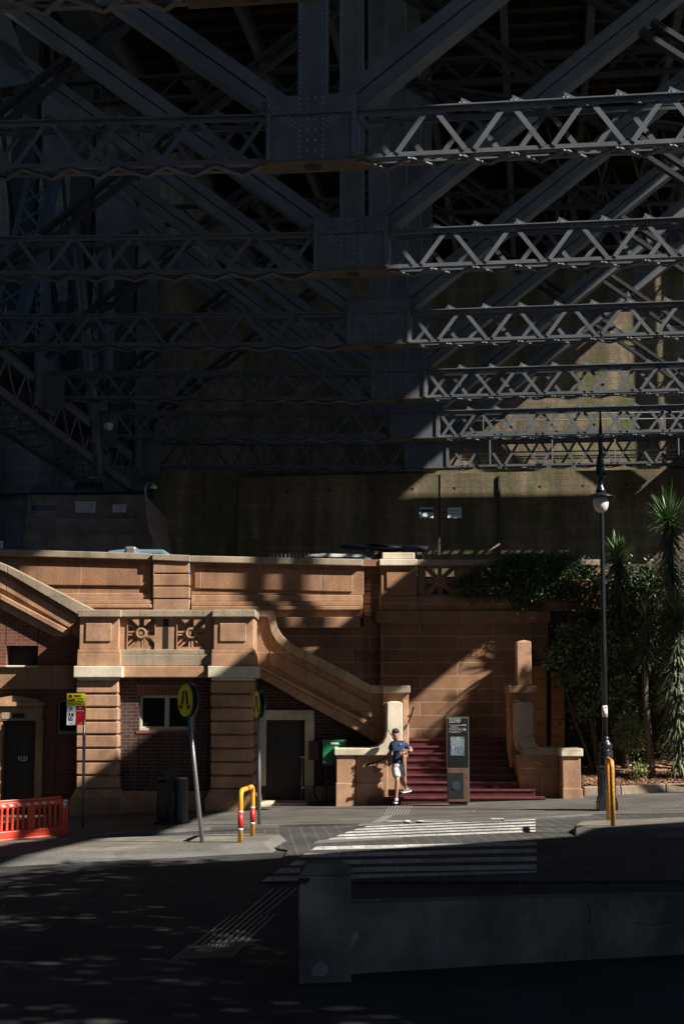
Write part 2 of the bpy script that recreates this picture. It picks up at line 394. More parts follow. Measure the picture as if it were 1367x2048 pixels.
# side trusses: bottom chords, webs, top chords
def chord_bot(sg, a):      # underside height of the chords
    if sg < 0: return 13.1 - (a - 53) * 0.058
    return 14.82 + max(0, (33 - a)) * 0.13 - max(0, a - 33) * 0.03
for sg in (-1, 1):
    c = MB(); N = 14 if sg < 0 else 48
    a_s, a_e = (8.0, 66.0) if sg < 0 else (8.0, 72.0)
    h_c = 1.7 if sg < 0 else 1.7
    chh = lambda q: h_c if (sg < 0 or q > 22) else 1.0
    for k in range(N):
        aa, ab = a_s + (a_e - a_s) * k / N, a_s + (a_e - a_s) * (k + 1) / N
        ba, bb_ = chord_bot(sg, aa), chord_bot(sg, ab); ha, hb = chh(aa), chh(ab)
        for uu in (14.05, 15.95):
            if sg > 0 and aa < 21 and uu < 15: continue
            if sg > 0:
                c.prism([W(uu - .04, aa, ba), W(uu - .04, ab, bb_), W(uu - .04, ab, bb_ + hb), W(uu - .04, aa, ba + ha)], U * .08)
            else:
                for z in (.15, h_c - .15): c.beam(W(-uu, aa, ba + z), W(-uu, ab, bb_ + z), .08, .32)
                for q in range(4):
                    q0, q1 = q / 4, (q + 1) / 4; p0, p1 = aa + (ab - aa) * q0, aa + (ab - aa) * q1; lo, hi = (.2, h_c - .2) if q % 2 else (h_c - .2, .2)
                    c.beam(W(-uu, p0, chord_bot(sg, p0) + lo), W(-uu, p1, chord_bot(sg, p1) + hi), .04, .14)
        if sg > 0 and aa < 21: continue
        c.prism([W(13.95 * sg, aa, ba + ha), W(16.05 * sg, aa, ba + ha), W(16.05 * sg, ab, bb_ + hb), W(13.95 * sg, ab, bb_ + hb)], Zv * .05)
    for uu in (14.1, 15.9):
        for k in range(N):
            aa, ab = a_s + (a_e - a_s) * k / N, a_s + (a_e - a_s) * (k + 1) / N
            if sg > 0 and aa < 21 and uu < 15: continue
            c.beam(W(uu * sg, aa, chord_bot(sg, aa) - .03), W(uu * sg, ab, chord_bot(sg, ab) - .03), 0.3, 0.05)
    o = c.build('bottom_chord', 'steel', bridge)
    l_ = MB(); a = a_s if sg < 0 else 21.2
    while a < a_e - 1:
        l_.beam(W(14.0 * sg, a, chord_bot(sg, a) - .08), W(16.0 * sg, a + .75, chord_bot(sg, a + .75) - .08), 0.13, 0.05); a += 1.0
    l_.build('chord_lacing', 'steel', bridge)
    t = MB(); t.beam(W(15 * sg, 2, 33.6), W(15 * sg, 125, 33.6), 1.4, 1.6); t.build('top_chord', 'steel', bridge)
    for i in range(len(nodes) + (0 if sg > 0 else 0)):
        a, zt, zb = nodes[i]
        # gusset at the chord where a cross strut lands
        w_ = MB(); zc = chord_bot(sg, a)
        for uu in (13.9, ): w_.prism([W(uu * sg, a - 0.9, zt - 1.1), W(uu * sg, a + 1.5, zt - 1.1), W(uu * sg, a + 1.2, zt + 1.0), W(uu * sg, a - 0.6, zt + 1.0)], U * .06 * sg)
        w_.build('chord_gusset', 'steel', bridge); w_ = MB()
        w_.prism([W(13.0 * sg, a - .1, zb - .1), W(14.0 * sg, a - .1, zb - .1), W(14.0 * sg, a - .1, zt + .2), W(13.0 * sg, a - .1, zt + .2)], A * .03)
        w_.build('strut_end_plate', 'steel', bridge); w_ = MB()
        zg = zt + .05 + 13.45 * 0.78
        w_.prism([W(12.0 * sg, a + .02, zg - 1.9), W(14.2 * sg, a + .02, zg - 2.2), W(14.2 * sg, a + .02, zg + 1.3), W(13.2 * sg, a + .02, zg + 1.3)], A * .03)
        if i < 4 and sg > 0:
            for k in range(10):
                for q in (0, .14): w_.rivet(W(12.3 + k * .18, a + .015, zg - 1.6 + k * .15 + q), -A, .022)
        w_.build('brace_gusset', 'steel', bridge)
        v = MB()
        ps = .35 if sg < 0 else 1.15
        for da in (-0.24, 0.24):
            v.beam(W(15 * sg, a + ps + da, zc + 1.6), W(15 * sg, a + ps + da, 33), 1.0, 0.05, up=A)
        for k in range(26):
            z0 = zc + 1.8 + k * .6
            for uu in (14.5, 15.5): v.beam(W(uu * sg, a + ps - .24, z0 if k % 2 else z0 + .6), W(uu * sg, a + ps + .24, z0 + .6 if k % 2 else z0), .02, .08, up=U)
        v.build('truss_post', 'steel' if sg > 0 else 'steel_shade', bridge)
        if i + 1 < len(nodes):
            a1 = nodes[i + 1][0]
            v = MB()
            z0, z1 = (zc + 1.5, 32.8)
            for uu in (14.6, 15.4): v.beam(W(uu * sg, a + .5, z1), W(uu * sg, a1 + .2, z0), .06, .34, up=A)
            v.build('truss_diagonal', 'steel' if sg > 0 else 'steel_shade', bridge)
    # unseen girder added on the chord, top edge shaped for the facade shadow
    if sg > 0:
        wk = MB()
        top = [(21, 17.6), (23.5, 18.1), (26, 18.6), (30.5, 18.7), (32.8, 17.35), (62, 16.9)]
        for (a0, z0), (a1, z1) in zip(top, top[1:]):
            wk.prism([W(16.2, a0, 15.9), W(16.2, a1, 15.9), W(16.2, a1, z1), W(16.2, a0, z0)], U * .06)
        wk.build('shade_girder', 'steel', bridge)
# leaning lattice columns and perforated end post of the far left truss
def lattice_col(p0, p1, w, d, n, name, perf=False):
    m = MB(); p0, p1 = Vector(p0), Vector(p1); dd = (p1 - p0).normalized(); sd = dd.cross(A).normalized() * (w / 2)
    for s in (-1, 1):
        m.beam(p0 + sd * s, p1 + sd * s, .14, d, up=A)
        m.beam(p0 + sd * s * .86 - A * d / 2, p1 + sd * s * .86 - A * d / 2, w * .22, .04, up=A)
    for k in range(n):
        for s in (-1, 1):
            m.beam(p0.lerp(p1, k / n) + sd * s * .9 - A * (d / 2 + .03), p0.lerp(p1, (k + 1) / n) - sd * s * .9 - A * (d / 2 + .03), .09, .03, up=A)
    if perf:
        for k in range(n + 1):
            if k < n:
                q0 = p0.lerp(p1, (k + .72) / n); q1 = p0.lerp(p1, min(1, (k + 1.22) / n)); m.beam(q0, q1, w, .04, up=A)
    return m.build(name, 'steel_blue', bridge)
M['steel_blue'] = flat('bridge_blue_grey_paint', (0.075, 0.12, 0.18), 0.5, 0, 0.2, 1.5)
lattice_col(P(5, 700, 52), P(92, 340, 52), 1.0, .7, 9, 'leaning_column')
lattice_col(P(88, 760, 60), P(88, 430, 60), .65, .5, 9, 'lattice_column')
lattice_col(P(186, 860, 63), P(186, 440, 63), 1.05, .6, 8, 'lattice_column')
lattice_col(P(172, 940, 62), P(110, 420, 62), 1.5, .7, 5, 'end_post', True)
m = MB(); m.tube([P(196, 950, 61.5), P(192, 860, 61.5), P(180, 740, 61.5), P(166, 600, 61.5), P(150, 440, 61.5)], .22, 8); m.build('end_post_rib', 'steel', bridge)
m = MB()
for k in range(7):
    m.beam(P(158 + k * 8, 966, 63.2), P(148 + k * 11.5, 985, 63.0), .1, .5, up=A)
m.beam(P(155, 965, 63.4), P(210, 965, 63.4), 1.2, .16); m.beam(P(146, 986, 63.2), P(220, 986, 63.2), 1.4, .14)
m.build('bearing_shoe', 'steel_blue', bridge)
# maintenance gangway beside strut six: rails and cables
m = MB(); a6, zt6, zb6 = nodes[6]; a5, zt5, zb5 = nodes[5]
for z in (.75, 1.05): m.tube([W(-13, a6 - .35, zt6 + z + .35), W(14, a6 - .35, zt6 + z)], .02, 6)
for k in range(13): m.beam(W(-12 + 2.1 * k, a6 - .35, zt6 + .15), W(-12 + 2.1 * k, a6 - .35, zt6 + 1.2), .05, .05)
m.beam(W(-13, a6 + .1, zt6 + .5), W(14, a6 + .1, zt6 + .16), .95, .16)
m.build('gangway', 'steel', bridge)
for k in range(9):
    m = MB(); m.beam(W(-11.5 + 2.9 * k, a6 - .25, zb6), W(-11.5 + 2.9 * k, a6 - .25, zt6 + .3), .05, .06); m.build('gangway_hanger', 'steel', bridge)
m = MB()
for dz in (0, .12, .34): m.tube([W(1.6, a6 + .9, zb6 + .5 + dz), W(14, a6 + .9, zb6 + .42 + dz)], .035, 6)
m.build('service_pipe', 'galv', bridge)
# deck overhead
d = MB()
hwid = 25.4
d.prism([W(-hwid, -60, 35), W(hwid, -60, 35), W(hwid, 150, 35), W(-hwid, 150, 35)], Zv * 1.2)
d.build('deck_slab', 'deck_under', bridge)
d = MB()
a = 3.0
while a < 150: d.beam(W(-24, a, 34.75), W(24, a, 34.75), .22, .45); a += 1.5
d.build('deck_cross_beam', 'deck_under', bridge)
bridge.children[-1]['kind'] = 'stuff'
d = MB()
for uu in (-20, -12, -8, -4, 0, 4, 8, 12, 20): d.beam(W(uu, 0, 34.1), W(uu, 150, 34.1), .35, .9)
d.build('deck_stringers', 'steel', bridge)
d = MB()      # lattice cantilevers and sway frames further along under the deck
for k in range(8):
    a = 76 + k * 7.2
    for z in (26.5, 34): d.beam(W(6, a, z), W(24, a, z), .2, .2)
    for j in range(9):
        d.beam(W(6 + 2 * j, a, 26.5 if j % 2 else 34), W(8 + 2 * j, a, 34 if j % 2 else 26.5), .14, .14)
        d.beam(W(6 + 2 * j, a, 34 if j % 2 else 26.5), W(8 + 2 * j, a, 26.5 if j % 2 else 34), .1, .1)
d.build('far_sway_bracing', 'deck_under', bridge)
# ================================================================ PYLON WALL, PEDESTAL
def wallmat(name, c1, c2, green):
    m, n, l, b = newmat(name, 0.9, 0, 0.2); c1, c2 = ka(c1), ka(c2)
    g = n.new('ShaderNodeNewGeometry'); sp = n.new('ShaderNodeSeparateXYZ'); l.new(g.outputs['Position'], sp.inputs[0])
    cb = n.new('ShaderNodeCombineXYZ'); l.new(sp.outputs[0], cb.inputs[0]); l.new(sp.outputs[2], cb.inputs[1])
    k = n.new('ShaderNodeTexBrick'); l.new(cb.outputs[0], k.inputs['Vector'])
    k.inputs['Color1'].default_value = (*c1, 1); k.inputs['Color2'].default_value = (*c2, 1); k.inputs['Mortar'].default_value = (c1[0] * .55, c1[1] * .55, c1[2] * .55, 1)
    k.inputs['Scale'].default_value = 1; k.inputs['Brick Width'].default_value = 7; k.inputs['Row Height'].default_value = .3; k.inputs['Mortar Size'].default_value = .012
    t1 = noise(n, l, 1.0, 5, .6, sc3=(1.1, 1, .12)); t2 = noise(n, l, .35, 5, .6); t3 = noise(n, l, 6, 4, .7); t4 = noise(n, l, 1.0, 4, .6, sc3=(.9, 1, .35))
    r1 = ramp(n, [(.35, .55), (.65, 1.25)]); l.new(t1.outputs[0], r1.inputs[0])
    c = mixc(n, l, 1.0, k.outputs['Color'], r1.outputs[0], 'MULTIPLY')
    r2 = ramp(n, [(.48, 0.0), (.62, green)]); l.new(t4.outputs[0], r2.inputs[0])
    c = mixc(n, l, r2.outputs[0], c, (0.10, 0.12, 0.045))
    r3 = ramp(n, [(.5, 0.0), (.8, .7)]); l.new(t2.outputs[0], r3.inputs[0])
    c = mixc(n, l, r3.outputs[0], c, (c1[0] * .35, c1[1] * .35, c1[2] * .35))
    r4 = ramp(n, [(.3, .8), (.7, 1.15)]); l.new(t3.outputs[0], r4.inputs[0])
    c = mixc(n, l, 1.0, c, r4.outputs[0], 'MULTIPLY')
    l.new(c, b.inputs['Base Color']); bump(n, l, b, t3.outputs[0], .03)
    return m
M['pylon'] = wallmat('stained_pylon_concrete', (0.36, 0.285, 0.20), (0.30, 0.235, 0.165), .75)
M['pylon_grey'] = wallmat('grey_pylon_granite', (0.24, 0.25, 0.25), (0.20, 0.205, 0.21), .1)
aW = nodes[6][0] + 1.75
pw = thing('pylon_abutment', 'tall stained concrete abutment wall closing off the far end of the bridge span', 'wall', W(4, aW, 4))
zl = P(1000, 942, aW * .9914 - .8).z
zT = P(900, 515, 68).z
m = MB(); m.prism([W(-14, aW + .7, 3), W(17.2, aW + .7, 3), W(17.2, aW + .7, zT), W(-14, aW + .7, zT)], A * 6); m.build('upper_wall', 'pylon', pw)
m = MB(); m.prism([W(-9.5, aW, 3), W(15.2, aW, 3), W(15.2, aW, zl), W(-9.5, aW, zl)], A * .695); m.build('lower_wall', 'pylon', pw)
m = MB()
for k in range(11): m.beam(W(-7 + 2.05 * k, aW - .005, zl - .75), W(-7 + 2.05 * k, aW + .03, zl - .75), .12, .12)
m.build('tie_bolt', 'black', pw)
M['ped_dark'] = flat('rusty_downpipe', (.10, .075, .06), .8, 0, .4, 8)
m = MB()
for px in (878, 998): m.beam(P(px, 950, 68.2 - .1), P(px, 1110, 68.2 - .1), .1, .06, up=A)
m.tube([P(998, 1088, 67.3), P(972, 1105, 67)], .05, 6)
m.build('drain_pipe', 'ped_dark', pw)
gp = thing('granite_pylon', 'pale grey coursed granite pylon behind the lattice columns at the left edge', 'tower', W(-24, aW + 1.5, 4))
m = MB(); m.prism([W(-34, aW + 1.5, 3), W(-14.1, aW + 1.5, 3), W(-14.1, aW + 1.5, 40), W(-34, aW + 1.5, 40)], A * 12); m.build('shaft', 'pylon_grey', gp)
m = MB()
for z in (16.2, 21.8, 12.9): m.prism([W(-34, aW + 1.2, z), W(-14.3, aW + 1.2, z), W(-14.3, aW + 1.2, z + .5), W(-34, aW + 1.2, z + .5)], A * .3)
m.build('string_course', 'pylon_grey', gp)
# pedestal
ped = thing('bearing_pedestal', 'battered dark stone pedestal with two white notices carrying the foot of the bridge', 'pedestal', P(180, 1095, 61.5))
Yp = 61.5
m = MB()
def frus(m, px0, py0, px1, py1, b0, b1, Y, Yb, dY=.25):
    """block with battered sides: top edge px0..px1 at py0, bottom edge b0..b1 at py1"""
    t0, t1 = P(px0, py0, Y), P(px1, py0, Y); q0, q1 = P(b0, py1, Y - dY), P(b1, py1, Y - dY)
    q0.z = q1.z = (q0.z + q1.z) / 2; t0.z = t1.z = (t0.z + t1.z) / 2
    m.hexa([q0, q1, (q1.x, Yb, q1.z), (q0.x, Yb, q0.z), t0, t1, (t1.x, Yb, t1.z), (t0.x, Yb, t0.z)])
frus(m, 56, 990, 290, 1036, 54, 294, Yp, 69.2); frus(m, 52, 1036.3, 294, 1068, 50, 300, Yp - .5, 69.3); frus(m, 48, 1068.3, 303, 1215, 40, 320, Yp - .9, 69.4)

M['ped'] = stone('dark_pedestal_stone', (0.17, 0.125, 0.095), (0.21, 0.16, 0.125), stain=.5, soot=(.07, .07, .07))
M['ped_light'] = stone('pale_pedestal_stone', (0.30, 0.24, 0.195), (0.38, 0.31, 0.26), stain=.45, soot=(.1, .1, .1))
m.build('block', 'ped_light', ped)
# ================================================================ TERRACE BUILDING (left)
def ground_z(px, Y): return gz(P(px, 1600, Y).x) - 0.06
ter = thing('sandstone_terrace', 'brick and sandstone terrace with star pierced balustrade and two rusticated piers', 'building', P(330, 1620, 34.2))
def courses(m, px0, px1, ytop, ybot, n, Y0, Y1, grv=4.0, side=0):
    h = (ybot - ytop) / n
    m.pbox(px0 + 2.5, ytop, px1 - 2.5, ybot, Y0 + .1, Y1 - .01)
    for k in range(n): m.pbox(px0, ytop + k * h + grv / 2, px1, ytop + (k + 1) * h - grv / 2, Y0, Y1)
def pier(px0, px1, dx):
    """px0..px1 shaft"""
    g = thing('pier', '', '', P((px0 + px1) / 2, 1600, 34.5)); g.parent = ter; g.location = Vector(g['_gp']) - Vector(ter['_gp'])
    for k_ in ('label', 'category'): del g[k_]
    m = MB(); courses(m, px0, px1, 1360.5, 1578, 8, 34.0, 35.7); m.build('rusticated_shaft', 'sand', g)
    m = MB()
    a, b = P(px0 - 1, 1578, 34), P(px1 + 1, 1578, 34); z0 = gz(a.x) - .1; z1 = a.z; zm = P(px0, 1598, 34).z
    m.hexa([(a.x - .12, 33.88, z0), (b.x + .12, 33.88, z0), (b.x + .12, 35.9, z0), (a.x - .12, 35.9, z0), (a.x - .12, 33.88, zm), (b.x + .12, 33.88, zm), (b.x + .12, 35.9, zm), (a.x - .12, 35.9, zm)])
    m.hexa([(a.x - .12, 33.88, zm), (b.x + .12, 33.88, zm), (b.x + .12, 35.8, zm), (a.x - .12, 35.8, zm), (a.x, 34, z1), (b.x, 34, z1), (b.x, 35.7, z1), (a.x, 35.7, z1)])
    m.build('plinth', 'sand', g)
    m = MB(); m.pbox(px0 - 6, 1332, px1 + 9, 1355, 33.86, 35.8); m.pbox(px0 + 1, 1355.1, px1 - 1, 1361, 33.95, 35.7); m.build('cornice', 'pale', g)
    m = MB(); m.pbox(px0 + 1, 1307, px1 + 5, 1332, 33.96, 35.65); m.pbox(px0 + 2, 1299, px1 + 4, 1307, 34.0, 35.6)
    m.pbox(px0 + 6, 1234, px1 + 2, 1299, 34.06, 35.55); m.pbox(px0 + 18, 1246, px1 - 13, 1283, 34.025, 34.06); m.build('pedestal', 'sand', g)
    m = MB(); m.pbox(px0 + 3, 1219, px1 + 6, 1234, 33.95, 35.65); m.build('cap', 'coping', g)
pier(153, 236, 0); pier(421, 505, 0)
bal = MB()
def star(m, px0, py0, px1, py1, Y, t):
    """square opening crossed by double spokes with a ring and boss, like a cart wheel"""
    c = P((px0 + px1) / 2, (py0 + py1) / 2, Y); R = (P(px1, py0, Y).x - P(px0, py0, Y).x) / 2
    m.tube([c + Vector((math.cos(q) * .105, -.02, math.sin(q) * .105)) for q in [2 * PI * k / 20 for k in range(20)]], .04, 8, close=True)
    m.prism([c + Vector((math.cos(k * PI / 6) * .12, .02, math.sin(k * PI / 6) * .12)) for k in range(12)], (0, t * .6, 0))
    m.prism([c + Vector((math.cos(k * PI / 4) * .05, -.05, math.sin(k * PI / 4) * .05)) for k in range(8)], (0, .1, 0))
    for k in range(8):
        an = k * PI / 4; d = Vector((math.cos(an), 0, math.sin(an))); L = R * (1.38 if k % 2 else 1.0); pr = Vector((-d.z, 0, d.x))
        for s in (-1, 1):
            o = pr * s * (.045 if k % 2 else .035)
            m.beam(c + d * .1 + o + Vector((0, .05, 0)), c + d * L + o + Vector((0, .05, 0)), t * .5, .04, up=pr)
        m.beam(c + d * .1 + Vector((0, t * .5, 0)), c + d * L + Vector((0, t * .5, 0)), t * .4, .05, up=pr)
def balus(m, px0, px1, y0, y1, Y, wins):
    """pierced panel: solid between the openings"""
    xs = [px0] + [v for w in wins for v in w] + [px1]
    for a, b in zip(xs[::2], xs[1::2]): m.pbox(a, y0, b, y1, Y, Y + .32)
    for a, b in wins:
        m.pbox(a, y0, b, y0 + 4, Y + .02, Y + .3); m.pbox(a, y1 - 4, b, y1, Y + .02, Y + .3); star(m, a, y0 + 3, b, y1 - 3, Y + .05, .2)
        for q, w in ((a, 1.6), (b - 1.6, 1.6)): m.pbox(q, y0, q + w, y1, Y - .03, Y)
balus(bal, 240, 427, 1234, 1299, 34.22, [(254, 311), (353, 411)])
bal.build('star_balustrade', 'sand', ter)
m = MB(); m.pbox(326, 1238, 337, 1297, 34.213, 34.3); m.build('balustrade_slot', 'black', ter)
m = MB(); m.pbox(239, 1219.5, 425, 1233.8, 34.08, 34.65); m.build('coping', 'coping', ter)
m = MB(); m.pbox(238, 1299, 425, 1309, 34.18, 34.6); m.pbox(238, 1309, 425, 1332, 34.14, 34.7); m.build('base_band', 'coping', ter)
m = MB(); m.pbox(238, 1332, 424, 1355, 34.06, 38); m.build('string_course', 'sand', ter)
# terrace floor (walking level) and brick wall below, with a real window opening
m = MB()
Yb = 34.4
zg = -.6
def wallhole(m, px0, py0, px1, py1, holes, Y0, Y1):
    """wall with rectangular holes (one row), bottom runs to the ground"""
    x = px0
    for (a, b, c, d) in holes:
        m.pbox(x, py0, a, py1, Y0, Y1); m.pbox(a, py0, c, b, Y0, Y1)
        if d < py1: m.pbox(a, d, c, py1, Y0, Y1)
        x = c
    m.pbox(x, py0, px1, py1, Y0, Y1)
wallhole(m, 236, 1355, 423, 1582, [(277, 1391, 390, 1462)], Yb, Yb + .45)
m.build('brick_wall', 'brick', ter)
m = MB(); m.pbox(274, 1368, 393, 1391, Yb - .012, Yb + .02); m.build('window_arch', 'brick_soldier', ter)
m = MB()
a, b = P(236, 1582, Yb), P(423, 1582, Yb); m.box(a.x, b.x, Yb - .12, Yb + .4, -.6, a.z); m.build('stone_footing', 'sand', ter)
def sash(par, px0, py0, px1, py1, Y, n=2, sill=True):
    w = MB(); t = 5
    w.pbox(px0, py0, px1, py0 + t, Y, Y + .12); w.pbox(px0, py1 - t, px1, py1, Y, Y + .12)
    for k in range(n + 1):
        c = px0 + (px1 - px0 - t) * k / n; w.pbox(c, py0 + t, c + t, py1 - t, Y + .005, Y + .12)
        if k < n:
            d = px0 + (px1 - px0 - t) * (k + 1) / n
            w.pbox(c + t, py0 + t, c + t + 2, py1 - t, Y + .03, Y + .1); w.pbox(d - 2, py0 + t, d, py1 - t, Y + .03, Y + .1)
            w.pbox(c + t, py1 - t - 3, d, py1 - t, Y + .04, Y + .1)
    f = w.build('window', 'frame', par)
    g = MB(); g.pbox(px0 + t, py0 + t, px1 - t, py1 - t, Y + .07, Y + .085); g.build('pane', 'glass', f)
    if sill:
        s = MB(); s.pbox(px0 - 5, py1, px1 + 5, py1 + 6, Y - .22, Y + .1); s.build('sill', 'brick_red', f)
    return f
sash(ter, 278, 1391, 390, 1461, Yb + .2)
# interior darkness backing for openings
m = MB(); m.pbox(240, 1357, 420, 1600, 37.4, 37.5); m.build('dark_backing', 'black', ter)  # black sheet stands in for the dark interior
# terrace wing further left, under the ramp: toilets door and small windows
wl_ = MB(); Yl = 35.15
P0 = -900
wallhole(wl_, P0, 1215, 30, 1330, [(10, 1291, 29.5, 1330)], Yl, Yl + .5) if False else None
wl_.pbox(P0, 1180, 12, 1600, Yl, Yl + .4) if False else None
wallhole(wl_, P0, 1255, 170, 1400, [(12, 1291, 76, 1334)], Yl, Yl + .5); wl_.prism([P(-139.9, 1255, Yl), P(-139.9, 1135, Yl), P(100, 1255, Yl)], (0, .5, 0)); wl_.pbox(P0, 1120, -140, 1255, Yl, Yl + .5)
wallhole(wl_, P0, 1400, 170, 1630, [(-20, 1441, 70, 1640), (112, 1398.5, 160, 1470)], Yl, Yl + .5)
wl_.build('side_brick_wall', 'brick_red', ter)
m = MB(); m.pbox(P0, 1335, 152, 1378, Yl - .1, Yl); m.pbox(P0, 1330.5, 152, 1335, Yl - .16, Yl); m.build('lintel_band', 'sand_pink', ter)
m = MB(); m.pbox(12, 1291, 76, 1334, Yl + .35, Yl + .4); m.build('vent_opening', 'black', ter)
m = MB(); m.pbox(10, 1331, 78, 1335, Yl - .2, Yl + .1); m.build('vent_sill', 'pale', ter)
sash(ter, 112, 1398.5, 160, 1470, Yl + .15, 1)
dr = MB()
dr.pbox(-22, 1441, 3, 1620, Yl - .14, Yl + .3); dr.pbox(70, 1441, 85, 1620, Yl - .14, Yl + .3)
for q in range(6): dr.pbox(70.4, 1441 + q * 31, 84.6, 1442 + q * 31, Yl - .145, Yl)
dr.pbox(-22, 1413, 85, 1441, Yl - .16, Yl + .3); dr.pbox(-18, 1417, 78, 1420, Yl - .2, Yl - .16); dr.pbox(-18, 1447, 78, 1449, Yl - .2, Yl - .14) if False else None
dr.pbox(-26, 1404, 90, 1412.5, Yl - .26, Yl + .1)
a = P(30, 1404, Yl); 
dr.prism([(P(-24, 1404, Yl).x, Yl - .2, a.z), (P(88, 1404, Yl).x, Yl - .2, a.z), (P(80, 1400, Yl).x, Yl - .2, a.z + .06), (P(32, 1397, Yl).x, Yl - .2, a.z + .16), (P(-18, 1400, Yl).x, Yl - .2, a.z + .06)], (0, .22, 0))
dr.build('door_surround', 'sand', ter)
m = MB(); m.pbox(3, 1424, 70, 1438, Yl - .175, Yl - .16); o = m.build('lintel_plate', 'coping', ter)
m = MB(); m.pbox(25, 1427, 49, 1436, Yl - .19, Yl - .175); m.build('plate_lettering', 'black', o)
m = MB(); m.pbox(3, 1441, 70, 1640, Yl + .12, Yl + .18)
for q in (12, 40): m.pbox(q, 1452, q + 22, 1510, Yl + .105, Yl + .12); m.pbox(q, 1520, q + 22, 1590, Yl + .105, Yl + .12)
dl = m.build('door', 'door_wood', ter)
m = MB(); m.pbox(35, 1511, 57, 1525, Yl + .08, Yl + .1); tsg = m.build('toilet_sign', 'black', dl)
m = MB()
for q in (38, 43, 49, 54):
    c = P(q, 1515, Yl + .075); m.lathe([(.001, 0), (.016, .008), (.016, .022), (.001, .03)], c + Vector((0, 0, .02)), 8); m.prism([c + Vector((-.02, 0, .02)), c + Vector((.02, 0, .02)), c + Vector((.012, 0, -.06)), c + Vector((-.012, 0, -.06))], (0, .004, 0))
m.pbox(40, 1520, 53, 1522, Yl + .072, Yl + .08)
m.build('toilet_pictograms', 'white_paint', tsg)
# ---------------- the ramp balustrade coming down from the upper left
def band(m, pts_top, pts_bot, Y0, Y1):
    """band between two polylines given as photo measures at depth Y0"""
    n = len(pts_top)
    for i in range(n - 1):
        q = [P(*pts_top[i], Y0), P(*pts_top[i + 1], Y0), P(*pts_bot[i + 1], Y0), P(*pts_bot[i], Y0)]
        if (q[0] - q[3]).length < .01: q = q[:3]
        m.prism(q, (0, Y1 - Y0, 0))
ramp_ = thing('ramp_balustrade', 'sloping sandstone balustrade descending from the upper left to the terrace pier', 'balustrade', P(60, 1260, 34.6))
def lin(x, x0, y0, x1, y1): return y0 + (y1 - y0) * (x - x0) / (x1 - x0)
Yr = 35.02
m = MB()
xs = [-90, 14, 186]
top = [(-90, 1082), (14, 1127), (187, 1219)]
m.mi = 0
band(m, [(-90, 1086), (14, 1130), (187, 1219)], [(-90, 1102), (14, 1146), (160, 1232), ], Yr - .12, Yr + .5); m.build('coping', 'coping', ramp_)
m = MB(); band(m, [(-90, 1102), (14, 1146), (159, 1232)], [(-90, 1150), (14, 1193), (159, 1276)], Yr + .06, Yr + .4)
band(m, [(-90, 1111), (12, 1155), (157, 1241)], [(-90, 1139), (12, 1182), (142, 1258)], Yr - .0, Yr + .06); m.build('panel', 'sand', ramp_)
m = MB(); band(m, [(-90, 1149), (0, 1187), (142, 1262)], [(-90, 1162), (0, 1199), (136, 1272)], Yr - .08, Yr + .4)
band(m, [(-90, 1162), (0, 1199), (136, 1272)], [(-90, 1181), (0, 1217), (110, 1274)], Yr + .0, Yr + .42); m.build('string', 'sand', ramp_)
# ================================================================ WALL UNDER THE STAIR with the doorway
Yd = 36.05
stw = thing('stair_base_wall', 'dark brick wall under the sloping stair with a pale stone doorway', 'wall', P(640, 1600, Yd))
m = MB(); wallhole(m, 500, 1420, 812, 1606, [(532, 1440, 609, 1606)], Yd, Yd + .4)
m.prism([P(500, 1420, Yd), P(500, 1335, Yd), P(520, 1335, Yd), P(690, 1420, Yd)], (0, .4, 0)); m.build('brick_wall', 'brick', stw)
m = MB(); m.pbox(519, 1420, 628, 1440, Yd - .1, Yd + .1); m.pbox(609, 1440, 628, 1572, Yd - .1, Yd + .1); m.pbox(519, 1440, 532, 1572, Yd - .1, Yd + .1); m.build('door_surround', 'pale', stw)
m = MB(); m.pbox(609, 1572, 780, 1606, Yd - .12, Yd); m.build('footing', 'coping', stw)
m = MB(); m.pbox(532, 1440, 609, 1606, Yd + .3, Yd + .34); dd_ = m.build('door', 'door_wood', stw)
m = MB()
for q in (550, 592): m.prism([P(q, 1484, Yd + .27), P(q + 17, 1484, Yd + .27), P(q + 17, 1500, Yd + .27), P(q + 8, 1506, Yd + .27), P(q, 1500, Yd + .27)], (0, .03, 0))
m.build('door_shield', 'dark_metal', dd_)
m = MB(); m.tube([P(604.5, 1514, Yd - .3), P(603, 1598, Yd - .32)], .02, 8); m.pbox(601, 1513, 608, 1516, Yd - .34, Yd - .28); m.pbox(602, 1573, 609, 1577, Yd - .34, Yd - .28); m.build('door_bolt_rod', 'galv', stw)
m = MB(); a = G(520, 1603); m.box(P(519, 1600, 35.2).x, P(615, 1600, 35.2).x, 34.9, 36.1, gz(-1) - .2, gz(-1.2) + .05); m.build('threshold', 'pale', stw)
# ---------------- sloping balustrade of the stair
Ys = 35.45
sb = thing('stair_balustrade', 'sandstone stair balustrade sweeping down in a curve from the terrace pier to the stair post', 'balustrade', P(640, 1380, Ys))
ctop = [(508, 1220), (535, 1220), (547, 1221), (549, 1236), (554, 1254), (563, 1269), (576, 1282), (592, 1292), (612, 1302), (640, 1315.5), (690, 1341), (741, 1370), (766, 1371)]
cbot = [(508, 1234), (532, 1234), (536, 1236), (538, 1250), (543, 1268), (553, 1284), (568, 1298), (586, 1309), (608, 1321), (636, 1335), (686, 1361), (737, 1387), (766, 1387)]
m = MB(); band(m, ctop, cbot, Ys - .1, Ys + .45); m.build('coping', 'coping_warm', sb) if 0 else None
M['coping_warm'] = stone('warm_coping', (0.48, 0.33, 0.21), (0.52, 0.38, 0.26), stain=.4, soot=(.15, .13, .1))
m.build('coping', 'coping_warm', sb)
m = MB()
